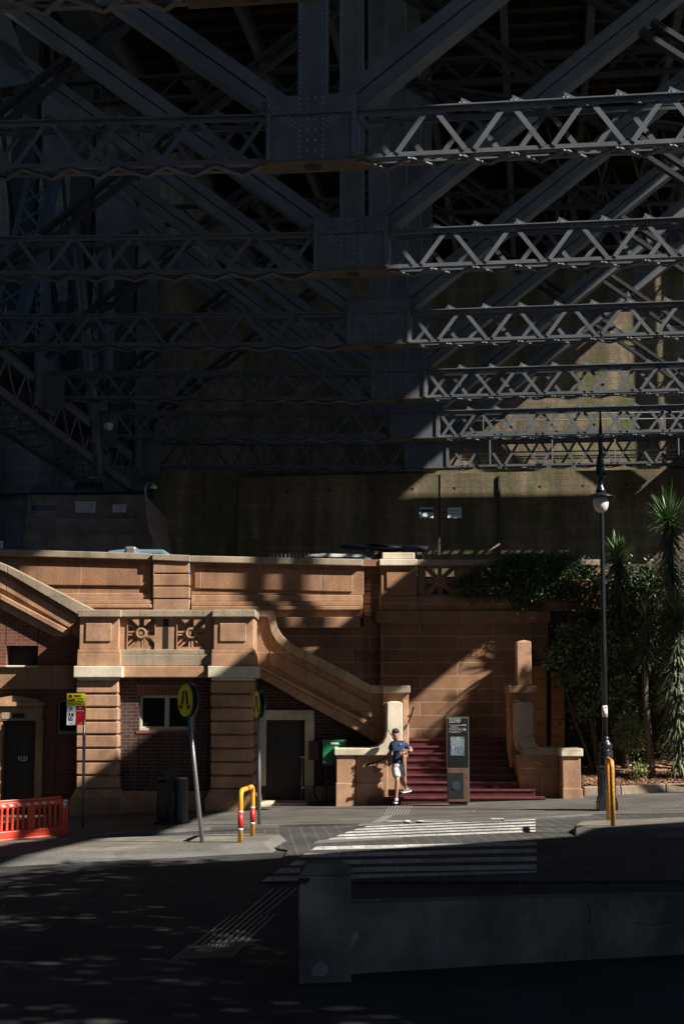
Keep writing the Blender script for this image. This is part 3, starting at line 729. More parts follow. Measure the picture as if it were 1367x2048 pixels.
bodyb = [(508, 1336), (532, 1336), (536, 1338), (538, 1340), (543, 1343), (553, 1348), (568, 1357), (586, 1367), (608, 1378), (636, 1394), (686, 1421), (737, 1448), (766, 1462)]
band(m, cbot, bodyb, Ys + .02, Ys + .4); m.build('panel', 'sand_pink', sb)
m = MB()
pt = [(538, 1301), (546, 1311), (560, 1314), (610, 1341), (680, 1374), (745, 1411)]
pb = [(539, 1326), (546, 1332), (560, 1339), (610, 1364), (680, 1400), (741, 1432)]
pt = [(540, 1302), (556, 1309), (612, 1339), (680, 1374), (741, 1409)]; pb = [(540, 1330), (556, 1338), (612, 1368), (680, 1403), (741, 1435)]
band(m, pt, pb, Ys - .045, Ys + .02); m.build('raised_panel', 'sand_pink', sb)
m = MB()
st = [(508, 1331), (522, 1331), (545, 1344), (600, 1372), (680, 1414), (737, 1443)]; s2 = [(508, 1337), (520, 1337), (543, 1350), (597, 1379), (677, 1421), (736, 1452)]; s3 = [(508, 1356), (519, 1356), (540, 1367), (590, 1396), (660, 1434), (716, 1464)]
band(m, st, s2, Ys - .1, Ys + .4); band(m, s2, s3, Ys - .03, Ys + .4)
band(m, [(716, 1464), (737, 1449), (766, 1462)], [(716, 1464.5), (737, 1478), (766, 1497)], Ys + .0, Ys + .4); m.build('string', 'sand', sb)
m = MB(); m.pbox(765, 1385, 817, 1500, Ys - .12, Ys + .75); sp1 = m.build('end_post', 'sand_pink', sb)
m = MB(); m.pbox(764, 1371, 820, 1386, Ys - .25, Ys + .85); m.build('post_cap', 'coping', sb)
# steps behind the sloping balustrade, climbing left
m = MB()
for k in range(10):
    x1 = P(768, 1400, 36.5).x - .33 * k
    m.box(P(508, 1400, 36.5).x, x1, 36.5, 38.3, 1.0, 1.45 + .168 * (k + 1))
m.build('upper_steps', 'sand_pink', sb)
# ================================================================ WING WALLS OF THE STAIR FOOT
YW = 34.15
wl1 = thing('wing_wall', 'low sunlit sandstone wing wall left of the stair foot with an upright scroll', 'wall', P(720, 1608, YW))
m = MB(); m.box(P(672, 1550, YW).x, P(709.5, 1550, YW).x, YW, YW + .9, -.3, P(700, 1511, YW).z)
m.box(P(710.5, 1550, YW).x, P(775, 1550, YW).x, YW + .06, YW + 1.3, -.3, P(700, 1511, YW).z); m.build('body', 'sand', wl1)
m = MB(); m.box(P(671, 1550, YW).x, P(710, 1550, YW).x, YW - .025, YW + .9, -.32, P(700, 1566, YW).z)
m.box(P(710.6, 1550, YW).x, P(764, 1550, YW).x, YW + .03, YW + 1.2, -.32, P(700, 1566, YW).z); m.build('footing', 'sand', wl1)
m = MB()
o_ = [(668, 1497), (740, 1496.5), (755, 1494), (765, 1486), (771, 1474), (773.5, 1460), (774, 1406), (782, 1403), (797, 1403), (804.5, 1406), (805, 1511), (668, 1511)]
q = [P(a, b, YW - .06) for a, b in o_]
m.prism([q[0], q[1], P(740, 1511, YW - .06), q[11]], (0, 1.2, 0))
m.prism([q[1], q[2], q[3], q[4], q[5], q[10], P(740, 1511, YW - .06)], (0, 1.25, 0))
m.prism([q[5], q[6], q[7], q[8], q[9], q[10]], (0, 1.25, 0))
m.build('scroll_coping', 'pale', wl1)
m = MB(); m.pbox(768, 1511, 812, 1580, YW + .1, Ys); m.pbox(805.5, 1400, 815, 1515, YW + .4, Ys - .13); m.build('return_wall', 'sand', wl1)
m = MB(); hx = lambda px, py, Y: P(px, py, Y)
m.tube([P(729, 1531, YW - .12), P(752, 1525, YW - .12), P(775, 1514, YW - .12), P(800, 1470, YW + 0), P(812, 1452, YW + .35), P(822, 1430, YW + 1.0), P(826, 1415, YW + 1.6)], .025, 8)
m.tube([P(745, 1527, YW - .12), P(751, 1545, YW - .1), P(756, 1540, YW + .05)], .014, 6); m.tube([P(820, 1430, YW + 1.0), P(812, 1438, YW + 1.0)], .015, 6)
m.build('handrail', 'black_metal', wl1)
wl2 = thing('wing_wall', 'shaded sandstone wing wall right of the stair foot ending in a pale block pier', 'wall', P(1110, 1590, YW))
m = MB(); m.box(P(1037, 1550, YW + .5).x, P(1124, 1550, YW).x, YW + .45, YW + 1.5, -.2, P(1100, 1510, YW + .45).z)
m.build('body', 'sand_pink', wl2)
m = MB(); m.box(P(1124, 1550, YW).x, P(1160.5, 1550, YW).x, YW, YW + .75, -.1, P(1140, 1513, YW).z); m.box(P(1123, 1550, YW).x, P(1163, 1550, YW).x, YW - .03, YW + .8, -.1, P(1140, 1577, YW).z); m.build('end_pier', 'sand', wl2)
m = MB(); m.pbox(1121, 1497, 1165, 1513, YW - .06, YW + .85); m.build('end_pier_cap', 'pale', wl2)
m = MB()
o_ = [(1032, 1406), (1040, 1404), (1056, 1404), (1065, 1407), (1066, 1470), (1070, 1486), (1078, 1494), (1122, 1497), (1122, 1511), (1050, 1511), (1038, 1500), (1033, 1480)]
q = [P(a, b, YW + .38) for a, b in o_]
m.prism([q[0], q[1], q[2], q[3], q[4], q[11]], (0, 1.1, 0)); m.prism([q[11], q[4], q[5], q[6], q[10]], (0, 1.1, 0)); m.prism([q[6], q[7], q[8], q[9], q[10]], (0, 1.1, 0))
m.build('scroll_coping', 'coping', wl2)
m = MB(); m.pbox(1020, 1385, 1070, 1560, Ys - .1, Ys + .8); m.pbox(1017, 1371, 1073, 1386, Ys - .2, Ys + .9); m.build('stair_post', 'sand_pink', wl2)
m = MB(); m.tube([P(1034, 1490, YW + .3), P(1042, 1506, YW + .3), P(1060, 1521, YW + .3), P(1080, 1529, YW + .3), P(1099, 1533, YW + .3)], .026, 8); m.tube([P(1080, 1529, YW + .3), P(1080, 1549, YW + .32), P(1082, 1551, YW + .45)], .013, 6); m.build('handrail', 'galv_warm', wl2) if 0 else None
M['bronze'] = flat('worn_bronze_rail', (.35, .22, .12), .35, .6)
m.build('handrail', 'bronze', wl2)
m = MB(); a = Ys + .1; m.pbox(1033, 1283, 1062, 1372, a, a + .45); m.prism([P(1033, 1283, a), P(1062, 1283, a), P(1047, 1280, a + .2)], (0, .25, 0)); tag(m.build('stone_bollard', 'sand'), 'tall square sandstone block standing on top of the right stair post', 'stone block')
# ================================================================ MAROON STAIRS
st_ = thing('stone_stairs', 'broad flight of maroon painted stone steps rising between the two wing walls', 'stairs', P(900, 1598, 34.6))
M['maroon'] = flat('maroon_step_paint', (0.085, 0.010, 0.017), .55, 0, .35, 4, bmp=.004)
M['maroon_edge'] = flat('worn_maroon_nosing', (0.125, 0.028, 0.032), .6, 0, .55, 7)
rise_, go = .158, .33
y0 = 34.02; z0 = gz(2.5) - .02
for k in range(9):
    m = MB(); z1 = z0 + rise_ * (k + 1); Y = y0 + go * k
    xa, xb = [(P(739, 1590, 34).x, P(1090, 1590, 34).x), (P(765, 1580, 34.3).x, P(1070, 1580, 34.3).x)][min(k, 1)]
    if k > 1: xa, xb = P(774, 1570, 35).x, P(1040, 1560, 35).x
    yb = Y + go + .02 if k < 8 else 39.0
    if k >= 3: xa = P(790, 1500, 35.7).x
    m.box(xa, xb, Y, yb, z0 - .5 if k == 0 else z1 - rise_ - .02, z1 - .04)
    o = m.build('step', 'maroon', st_)
    m = MB(); m.box(xa, xb, Y - .035, Y + .1, z1 - .039, z1); m.box(xa, xb, Y + .1, yb, z1 - .039, z1 - .004); m.build('nosing', 'maroon_edge', o)
# ================================================================ UPPER RETAINING WALLS
Yu = 38.3
up = thing('upper_parapet', 'long sandstone retaining wall and parapet with raised panels above the terrace', 'wall', P(350, 1250, Yu))
cop = [(-60, 1098), (305, 1108), (380, 1112), (727, 1119)]
m = MB(); band(m, [(-900, 1073), (303, 1106.5)], [(-900, 1087), (303, 1119.5)], Yu - .12, Yu + .5); band(m, [(382, 1111), (725, 1118)], [(382, 1124), (725, 1131.5)], Yu - .12, Yu + .5)
m.build('coping', 'coping', up)
m = MB(); band(m, [(304, 1107), (381, 1110.5)], [(304, 1120), (381, 1123.5)], Yu - .2, Yu + .5); m.build('pilaster_cap', 'coping', up)
m = MB(); band(m, [(-900, 1087), (303, 1119.5)], [(-900, 1190), (303, 1190)], Yu + .08, Yu + .45)
band(m, [(382, 1124), (727, 1131.5)], [(382, 1190), (727, 1190)], Yu + .08, Yu + .45); m.build('parapet_body', 'sand_pink', up)
m = MB(); band(m, [(-60, 1122), (300, 1128)], [(-60, 1169), (300, 1172)], Yu + .02, Yu + .08); m.build('recess_panel', 'sand_pink', up)
m = MB(); band(m, [(389, 1133), (705, 1140)], [(389, 1177), (705, 1184)], Yu + .03, Yu + .08); m.build('raised_panel', 'sand_pink', up)
m = MB()
for (a, b, c) in ((-900, 303, 0), (382, 725, 4)):
    m.pbox(a, 1186 + c, b, 1199 + c, Yu + .02, Yu + .45); m.pbox(a, 1199 + c, b, 1208 + c, Yu - .08, Yu + .45)
    m.pbox(a, 1208 + c, b, 1216 + c, Yu - .15, Yu + .45); m.pbox(a, 1216 + c, b, 1230 + c, Yu - .02, Yu + .45); m.pbox(a, 1230 + c, b - 4, 1252 + c, Yu - .28, Yu + .45)
m.build('cornice', 'sand', up)
m = MB(); courses(m, 306, 379, 1122, 1248, 5, Yu - .13, Yu + .25, 2.4); m.build('pilaster', 'sand', up)
m = MB(); m.pbox(-900, 1252, 727, 1500, Yu + .0, Yu + .45); m.build('lower_wall', 'ashlar', up)
m = MB(); m.pbox(722, 1119, 758, 1132, Yu + .0, Yu + .5); m.pbox(727, 1132, 760, 1500, Yu + .55, Yu + .9); 
for k in range(4): m.pbox(727, 1133 + k * 25.5, 741, 1156 + k * 25.5, Yu + .38, Yu + .6)
m.build('recess', 'ashlar', up)
rt = thing('stair_head_wall', 'shaded ashlar wall behind the stairs with a tall corner pilaster and star pierced parapet', 'wall', P(900, 1400, Yu))
Yq = 38.5
m = MB(); m.pbox(760, 1244, 1063, 1500, Yq, Yq + .6); m.pbox(1063, 1246, 1097, 1500, Yq + .1, Yq + .6); m.build('ashlar_body', 'ashlar', rt)
m = MB(); m.pbox(752, 1222, 838, 1245, Yq - .22, Yq + .6); m.pbox(838.5, 1222, 1100, 1245, Yq - .12, Yq + .6); m.build('cornice', 'ashlar', rt)
m = MB(); m.pbox(759, 1192, 835, 1222, Yq - .14, Yq + .6); m.pbox(761, 1131, 833, 1192, Yq - .1, Yq + .6); m.pbox(772, 1141, 821, 1177, Yq - .145, Yq - .1); m.build('pilaster', 'sand_pink', rt)
m = MB(); m.pbox(758, 1118, 834, 1131, Yq - .25, Yq + .7); m.pbox(764, 1105, 829, 1117.7, Yq - .15, Yq + .6); m.build('pilaster_cap', 'pale', rt)
m = MB(); m.pbox(835, 1119, 1200, 1131, Yq - .1, Yq + .6); m.build('coping', 'coping', rt)
m = MB(); balus(m, 835, 1200, 1131, 1192, Yq + .1, [(849, 909), (960, 1020), (1075, 1135)]); m.pbox(835, 1192, 1200, 1222, Yq - .0, Yq + .5); m.build('pierced_parapet', 'sand_pink', rt)
M['orange_stone'] = stone('ochre_stone', (0.42, 0.20, 0.08), (0.46, 0.23, 0.09), stain=.2)
m = MB(); courses(m, 1066, 1092, 1330, 1505, 6, Yq - .6, Yq + .1, 1.2); o = m.build('ochre_quoin', 'orange_stone', rt)
m = MB(); courses(m, 1101, 1128, 1340, 1505, 5, Yq - .5, Yq + .3, 1.6); m.build('ochre_quoin', 'orange_stone', rt)
rw = MB(); rw.box(P(1096, 1400, Yq).x, 30, Yq + .5, Yq + 1.1, -.5, P(1200, 1125, Yq).z)
tag(rw.build('garden_wall', 'ped'), 'dark retaining wall behind the garden planting on the right', 'wall')
# ================================================================ GROUND, ROAD, FOOTPATH
def asphalt(name, col, sc=40, patch=.25, crack=False):
    m, n, l, b = newmat(name, .85, 0, .35); col = ka(col)
    t = noise(n, l, sc, 6, .75); t2 = noise(n, l, .8, 5, .65); t3 = noise(n, l, 160, 2, .5); t4 = noise(n, l, 1.0, 4, .6, sc3=(.5, 3.5, 1))
    r = ramp(n, [(.3, .7), (.7, 1.3)]); l.new(t.outputs[0], r.inputs[0])
    c = mixc(n, l, 1.0, col, r.outputs[0], 'MULTIPLY')
    r2 = ramp(n, [(.35, 1 - patch), (.65, 1 + patch)]); l.new(t2.outputs[0], r2.inputs[0]); c = mixc(n, l, 1.0, c, r2.outputs[0], 'MULTIPLY')
    r3 = ramp(n, [(.7, 0.0), (.78, .5)]); l.new(t3.outputs[0], r3.inputs[0]); c = mixc(n, l, r3.outputs[0], c, (.3, .28, .26))
    r4 = ramp(n, [(.4, .8), (.65, 1.12)]); l.new(t4.outputs[0], r4.inputs[0]); c = mixc(n, l, 1.0, c, r4.outputs[0], 'MULTIPLY')
    l.new(c, b.inputs['Base Color']); bump(n, l, b, t.outputs[0], .006); return m
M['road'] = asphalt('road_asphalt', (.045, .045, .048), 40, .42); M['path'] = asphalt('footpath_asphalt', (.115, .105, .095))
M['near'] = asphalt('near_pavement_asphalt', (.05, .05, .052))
M['kerb'] = asphalt('granite_kerb', (.17, .165, .155), 25, .2); M['island_top'] = asphalt('island_concrete', (.20, .185, .16), 12, .35)
def pavermat(name, col, joint):
    m, n, l, b = newmat(name, .85, 0, .3); col, joint = ka(col), ka(joint)
    g = n.new('ShaderNodeNewGeometry'); mp = n.new('ShaderNodeMapping'); mp.inputs['Rotation'].default_value = (0, 0, math.radians(-4)); l.new(g.outputs['Position'], mp.inputs[0])
    k = n.new('ShaderNodeTexBrick'); l.new(mp.outputs[0], k.inputs['Vector']); k.offset = 0; k.squash = 1
    k.inputs['Color1'].default_value = (*col, 1); k.inputs['Color2'].default_value = tuple(v * .75 for v in col) + (1,); k.inputs['Mortar'].default_value = (*joint, 1)
    k.inputs['Scale'].default_value = 1; k.inputs['Brick Width'].default_value = .24; k.inputs['Row Height'].default_value = .8; k.inputs['Mortar Size'].default_value = .009
    t = noise(n, l, 30, 5, .7); r = ramp(n, [(.3, .75), (.7, 1.25)]); l.new(t.outputs[0], r.inputs[0])
    t2 = noise(n, l, .9, 4, .6); r2 = ramp(n, [(.35, .75), (.65, 1.2)]); l.new(t2.outputs[0], r2.inputs[0])
    c = mixc(n, l, 1.0, k.outputs['Color'], r.outputs[0], 'MULTIPLY'); c = mixc(n, l, 1.0, c, r2.outputs[0], 'MULTIPLY')
    if col[0] > .4:
        t5 = noise(n, l, 9, 6, .75); t6 = noise(n, l, 2.2, 4, .6, sc3=(.4, 3, 1)); mm = n.new('ShaderNodeMath'); mm.operation = 'ADD'; l.new(t5.outputs[0], mm.inputs[0]); l.new(t6.outputs[0], mm.inputs[1])
        r5 = ramp(n, [(.52, .75), (.6, 0.0)]); ml = n.new('ShaderNodeMath'); ml.operation = 'MULTIPLY'; ml.inputs[1].default_value = .5; l.new(mm.outputs[0], ml.inputs[0])
        r5.color_ramp.elements[0].position = .40; r5.color_ramp.elements[1].position = .47; l.new(ml.outputs[0], r5.inputs[0]); c = mixc(n, l, r5.outputs[0], c, (.13, .125, .12))
    l.new(c, b.inputs['Base Color']); bump(n, l, b, t.outputs[0], .004); return m
M['paver'] = pavermat('crossing_pavers', (.075, .073, .072), (.15, .14, .125))
M['stripe'] = pavermat('worn_white_marking', (.66, .66, .64), (.30, .28, .26))
M['mulch'] = asphalt('bark_mulch', (.30, .16, .09), 28, .3)
def sheet(name, mat, pts, off, label=None):
    """polygon on the sloping street, given as photo measures"""
    m = MB(); m.face([G(x, y, off) for x, y in pts]); o = m.build(name, mat, None, label, origin=G(*pts[0], off)); return struct(o)
def gpt(x, y, off): return Vector((x, y, gz(x, off)))
def gsheet(name, mat, pts, off, label=None):
    m = MB(); m.face([gpt(x, y, off) for x, y in pts]); o = m.build(name, mat, None, label, origin=gpt(*pts[0], off)); return struct(o)
def gslab(name, mat, pts, off, th, label=None):
    m = MB(); m.prism([gpt(x, y, off) for x, y in pts], (0, 0, -th)); return struct(m.build(name, mat, None, label, origin=gpt(*pts[0], off - th)))
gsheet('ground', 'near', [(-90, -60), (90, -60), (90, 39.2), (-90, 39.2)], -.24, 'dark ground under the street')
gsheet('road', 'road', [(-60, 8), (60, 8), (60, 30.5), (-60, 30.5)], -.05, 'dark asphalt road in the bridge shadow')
def gy(px, py, off): return G(px, py, off)
kl = [G(-60, 1700, 0), G(80, 1682, 0), G(215, 1668, 0), G(420, 1654, 0), G(560, 1649, 0), G(700, 1647, 0), G(1000, 1640, 0), G(1180, 1628, 0), G(1450, 1624, 0)]
pth = [(p.x, p.y) for p in kl]; pth = [(-60, pth[0][1] - 0.3)] + pth + [(60, pth[-1][1] + .2)]
gslab('footpath', 'path', pth + [(60, 39.0), (-60, 39.0)], -.0, .25, 'grey asphalt footpath along the sandstone terrace')
m = MB()
for a, b in zip(pth, pth[1:]):
    d = Vector((b[0] - a[0], b[1] - a[1], 0)).normalized(); nrm = Vector((d.y, -d.x, 0)) * .14
    a3, b3 = gpt(*a, .012), gpt(*b, .012); m.prism([a3, b3, b3 + nrm, a3 + nrm], (0, 0, -.22))
struct(m.build('kerb', 'kerb', None, 'granite kerb of the far footpath', origin=(0, 28, -.2)))
m = MB(); q = [G(-40, 1650, .004), G(415, 1647, .004), G(660, 1640, .004), G(1367, 1619, .004)]
for a, b in zip(q, q[1:]): m.face([a, b, b + Vector((0, .05, 0)), a + Vector((0, .05, 0))])
struct(m.build('path_joint_line', 'white_paint_old', None)) if 0 else None
M['white_paint_old'] = flat('old_white_line', (.33, .31, .28), .7, var=.3, scale=20)
struct(m.build('path_edge_line', 'white_paint_old', None, 'thin pale joint line along the footpath', origin=G(400, 1640)))
# raised paved crossing
pv = [(380, 1668), (560, 1656), (700, 1650), (1000, 1643.5), (1180, 1631), (1400, 1627), (1430, 1760), (1075, 1762), (540, 1763), (575, 1700)]
cr = [G(x, y, -.018) for x, y in pv]
m = MB(); m.prism(cr, (0, 0, -.09)); struct(m.build('paved_crossing', 'paver', None, 'raised crossing paved with dark pavers and pale joints', origin=cr[0]))
def stripes(name, rows, lab):
    m = MB()
    for (xl, yl, xr, yr, w0, w1) in rows:
        m.face([G(xl - w0 * (2.4 if yl < 1682 else 1.4), yl + w0, -.013), G(xr, yr + w1, -.013), G(xr, yr, -.013), G(xl, yl, -.013)])
    o = m.build(name, 'stripe', None, lab, origin=G(rows[0][0], rows[0][1], -.013)); o['kind'] = 'structure'
stripes('crossing_marking', [(735, 1651.5, 1070, 1637, 3.2, 2.8), (713, 1657.3, 1070, 1643, 3.3, 2.9), (696, 1663, 1070, 1648.7, 3.5, 3), (680, 1669.2, 1070, 1654, 3.8, 3.2), (664, 1675.4, 1070, 1660, 4.4, 3.6)], 'sunlit white bars of the far half of the zebra crossing')
stripes('crossing_marking', [(632, 1693, 1072, 1683.5, 7, 7), (610, 1707, 1072, 1697, 8, 7.7), (590, 1721.5, 1072, 1713, 9, 8.4), (560, 1737, 1072, 1729, 9.6, 9), (536, 1753, 1072, 1741, 10, 4)], 'shaded white bars of the near half of the zebra crossing')
# LOOK and arrow painted on the footpath edge, read from the crossing's other side
def ground_text(s, px, py, size, name, xs=1.0):
    c = G(px, py, .004)
    o = text(name, s, size, c, 'white_paint', None, rot=(0, 0, PI + .02), ext=.0005, xs=xs)
    o.data.transform(Matrix.Translation(-c)); o.location = c; o['kind'] = 'structure'; o['label'] = 'white %s painted on the footpath edge' % s; return o
ground_text('LOOK', 905, 1641.5, .62, 'pavement_lettering', 1.7)
m = MB(); c = G(993, 1637.5, .005); m.face([c + Vector((-.12, -.1, 0)), c + Vector((.14, -.02, 0)), c + Vector((.14, .12, 0)), c + Vector((-.12, .12, 0))]); struct(m.build('pavement_arrow', 'white_paint', None, 'small white painted arrow beside the LOOK lettering', origin=c))
# tactile strips
def tactile(name, lab, quads):
    m = MB()
    for (x0, y0, x1, y1, x2, y2, x3, y3, n, w, off) in quads:
        for k in range(n):
            t = k / max(1, n - 1)
            a = G(x0 + (x1 - x0) * t, y0 + (y1 - y0) * t, off); b = G(x3 + (x2 - x3) * t, y3 + (y2 - y3) * t, off)
            m.beam(a, b, w, .012)
    return struct(m.build(name, 'white_tact', None, lab, origin=G(quads[0][0], quads[0][1], 0)))
M['white_tact'] = flat('worn_steel_tactile', (.30, .30, .30), .45, .3, .3, 30)
tactile('tactile_strip', 'tactile ground bars leading up to the stairs in front of the runner', [(779, 1610, 824, 1609, 812, 1630, 768, 1632, 8, .028, .004), (768, 1632, 784, 1631, 758, 1645, 742, 1646, 4, .028, .004)])
tactile('tactile_strip', 'tactile bars along the far edge of the zebra crossing', [(722, 1647, 832, 1642, 826, 1646, 715, 1652, 30, .011, .004)])
tactile('tactile_strip', 'tactile bars between the two halves of the zebra crossing', [(640, 1680, 810, 1671, 802, 1677, 628, 1687, 34, .010, -.014)])
tactile('tactile_strip', 'shaded tactile ground bars on the road left of the concrete post', [(547, 1777, 592, 1777, 530, 1828, 476, 1838, 4, .02, -.042), (460, 1832, 550, 1829, 490, 1884, 388, 1890, 8, .02, -.042), (380, 1890, 492, 1886, 462, 1914, 346, 1919, 15, .013, -.042)])
# islands
def island(name, top, low, lab, hi=.07):
    t = [G(x, y, hi) for x, y in top]
    m = MB(); n = len(t); c = sum(t, Vector()) / n
    av = [m.bm.verts.new(p) for p in t]
    bv = [m.bm.verts.new(G(x, y, o) - Vector((0, 0, .04))) for x, y, o in low]
    f = m.bm.faces.new(av); f.material_index = 1
    for i in range(n): f = m.bm.faces.new([av[i], bv[i], bv[(i + 1) % n], av[(i + 1) % n]]); f.material_index = 0
    o = m.build(name, ['kerb', 'island_top'], None, lab, origin=(c.x, c.y, c.z - .2)); o['kind'] = 'structure'; return o
island('traffic_island', [(-60, 1716), (197, 1702), (410, 1690), (526, 1686), (558, 1668), (513, 1667), (408, 1668.5), (230, 1675), (-60, 1690)],
       [(-60, 1740, -.05), (197, 1725, -.05), (410, 1715, -.05), (549, 1704, -.035), (580, 1683, -.02), (560, 1666, -.02), (408, 1667, -.02), (230, 1674, -.05), (-60, 1689, -.05)], 'left kerbed traffic island with the leaning crossing sign and yellow hoop')
island('traffic_island', [(1190, 1656), (1450, 1653), (1450, 1632), (1328, 1636), (1164, 1642), (1152, 1649)],
       [(1150, 1677, -.02), (1450, 1676, -.02), (1450, 1631, -.02), (1328, 1635, -.02), (1160, 1641, -.02), (1140, 1660, -.02)], 'right kerbed traffic island with the worn yellow hoop', .12)
# garden kerb and mulch
m = MB(); a = [P(1166, 1560, 34.9), P(1240, 1560, 34.9), P(1330, 1560, 35.1), P(1450, 1560, 35.2)]
zt = gz(7) + .2
for p, q in zip(a, a[1:]): m.prism([(p.x + .01, p.y, -.1), (q.x - .01, q.y, -.1), (q.x - .01, q.y, gz(q.x) + .2), (p.x + .01, p.y, gz(p.x) + .2)], (0, .28, 0))
struct(m.build('garden_kerb', 'coping', None, 'low stone kerb edging the bark mulch bed', origin=(6.5, 35, 0)))
def mulch_bed():
    m = MB(); nx, ny = 60, 22; g = []
    for j in range(ny + 1):
        for i in range(nx + 1):
            x = 5.55 + 9 * i / nx; y = 35.1 + 3.8 * j / ny
            g.append(m.bm.verts.new((x, y, gz(x) + .16 + .13 * (y - 35.1) + random.uniform(-.02, .02))))
    for j in range(ny):
        for i in range(nx):
            k = j * (nx + 1) + i; m.bm.faces.new([g[k], g[k + 1], g[k + nx + 2], g[k + nx + 1]])
    for i in range(9000):
        x = random.uniform(5.7, 11); y = random.uniform(35.15, 36.8); z = gz(x) + .17 + .13 * (y - 35.1); an = random.uniform(0, PI); L = random.uniform(.02, .05); w = random.uniform(.008, .018)
        d = Vector((math.cos(an), math.sin(an), random.uniform(-.4, .5))) * L; s = Vector((-math.sin(an), math.cos(an), random.uniform(-.6, .6))) * w; c = Vector((x, y, z + random.uniform(0, .03)))
        f = m.bm.faces.new([m.bm.verts.new(c - d - s), m.bm.verts.new(c + d - s), m.bm.verts.new(c + d + s), m.bm.verts.new(c - d + s)]); f.material_index = random.randint(0, 1)
    o = m.build('mulch', ['mulch', 'mulch2'], None, 'bark mulch covering the garden bed', origin=(7, 36, .2)); o['kind'] = 'stuff'; o['category'] = 'mulch'
M['mulch2'] = flat('pale_bark', (.42, .25, .15), .9, var=.4, scale=60)
mulch_bed()
# upper road behind the parapet and its terrain
m = MB(); m.box(-60, 60, 39.2, 72, -1, 5.15); struct(m.build('upper_road', 'road', None, 'upper street behind the parapet', origin=(0, 50, -1)))
m = MB(); m.box(P(160, 1355, 34.8).x, P(508, 1355, 34.8).x, 34.8, 38.3, P(330, 1355, 34.8).z - .2, P(330, 1349, 34.8).z); struct(m.build('terrace_floor', 'path', None, 'terrace walkway behind the balustrade', origin=(-4, 36, 3)))
m = MB(); m.box(P(800, 1480, 37).x - 3, P(1040, 1480, 37).x, 36.9, 38.6, 1.0, z0 + rise_ * 9 - .01); struct(m.build('stair_landing', 'path', None, 'landing at the head of the maroon stairs', origin=(2.5, 37.6, 1)))
# ================================================================ NEAR CONCRETE POST AND WALL
nw = thing('roadside_wall', 'low cracked concrete roadside wall running right from its square post', 'wall', G(1000, 1930, -.12))
def gpair(px, pyb, pyt, off=-.04):
    b = G(px, pyb, off); t = P(px, pyt, b.y); return b, t
b0, t0 = gpair(700, 1946, 1808); b1, t1 = gpair(1040, 1925, 1798); b2, t2 = gpair(1500, 1899, 1790)
m = MB(); 
for (p, q, r, s) in ((b0, b1, t1, t0), (b1, b2, t2, t1)):
    m.prism([p - Vector((0, 0, .2)), q - Vector((0, 0, .2)), (q.x, q.y, r.z), (p.x, p.y, s.z)], (0.02, .3, 0))
nwp = m.build('wall_panel', 'concrete', nw)
m = MB(); bb = G(596, 1965, -.04); xr = P(702, 1850, bb.y).x; zt_ = P(650, 1752, bb.y).z
m.box(bb.x, xr, bb.y, bb.y + .5, bb.z - .2, zt_)
o = m.build('post', 'concrete', nw, bevel=.015)
m = MB(); zc_ = P(650, 1724, bb.y + .25).z
m.hexa([(bb.x - .005, bb.y - .005, zt_ + .003), (xr + .005, bb.y - .005, zt_ + .003), (xr + .005, bb.y + .505, zt_ + .003), (bb.x - .005, bb.y + .505, zt_ + .003), (bb.x + .07, bb.y + .12, zc_), (xr - .07, bb.y + .12, zc_), (xr - .07, bb.y + .4, zc_), (bb.x + .07, bb.y + .4, zc_)])
m.build('post_cap', 'concrete', nw, bevel=.02)
m = MB(); c = P(606, 1762, bb.y - .006)
m.prism([c + Vector((x, 0, z)) for x, z in ((-.045, .02), (.0, .03), (.07, .025), (.05, -.01), (.02, -.03), (-.01, -.02), (-.045, -.05))], (0, .01, 0)); m.build('broken_corner', 'black', o)
M['repair'] = flat('pale_mortar_patch', (.24, .25, .26), .8, var=.25, scale=12)
m = MB(); c = P(642, 1940, bb.y - .004)
m.prism([c + Vector((x, 0, z)) for x, z in ((-.09, -.05), (-.075, .02), (-.03, .07), (.015, .08), (.06, .04), (.065, -.03), (.03, -.06))], (0, .01, 0)); m.build('mortar_patch', 'repair', o)
def facept(px, py):
    d = (t1 - t0) if px < 1040 else (t2 - t1); o = t0 if px < 1040 else t1; r = ray(px, py); n2 = Vector((d.y, -d.x, 0)); cam0 = Vector((0, 0, ZC))
    s = n2.dot(o - cam0) / n2.dot(r); return cam0 + r * s + n2.normalized() * .004 * (-1 if n2.y > 0 else 1)
for pts in ([(1172, 1803), (1180, 1830), (1176, 1850)], [(1262, 1845), (1300, 1850), (1350, 1843)], [(1186, 1885), (1183, 1900), (1184, 1912)]):
    m = MB(); m.tube([facept(*p) for p in pts], .003, 5); m.build('crack', 'black', nwp)
m = MB(); rl = random.Random(4)
for k in range(260):
    x = rl.uniform(-9, 8); y = rl.uniform(13.5, 33.6); sg_ = rl.uniform(.008, .022); off = .006 if y > 28.9 else (-.04 if y < 20 else -.01)
    c = gpt(x, y, off); an = rl.uniform(0, PI); d = Vector((math.cos(an), math.sin(an), rl.uniform(-.1, .3))) * sg_ * 1.6; e_ = Vector((-math.sin(an), math.cos(an), 0)) * sg_
    m.face([c - d, c + e_, c + d, c - e_])
o = m.build('leaf_litter', 'dry_leaf', None, 'small dry leaves and specks scattered over road and footpath', origin=(0, 25, -.1)) if 0 else None
M['dry_leaf'] = flat('dry_leaf_specks', (.40, .32, .22), .8, var=.4, scale=30)
o = m.build('leaf_litter', 'dry_leaf', None, 'small dry leaves and specks scattered over road and footpath', origin=(0, 25, -.1)); o['kind'] = 'stuff'; o['category'] = 'litter'
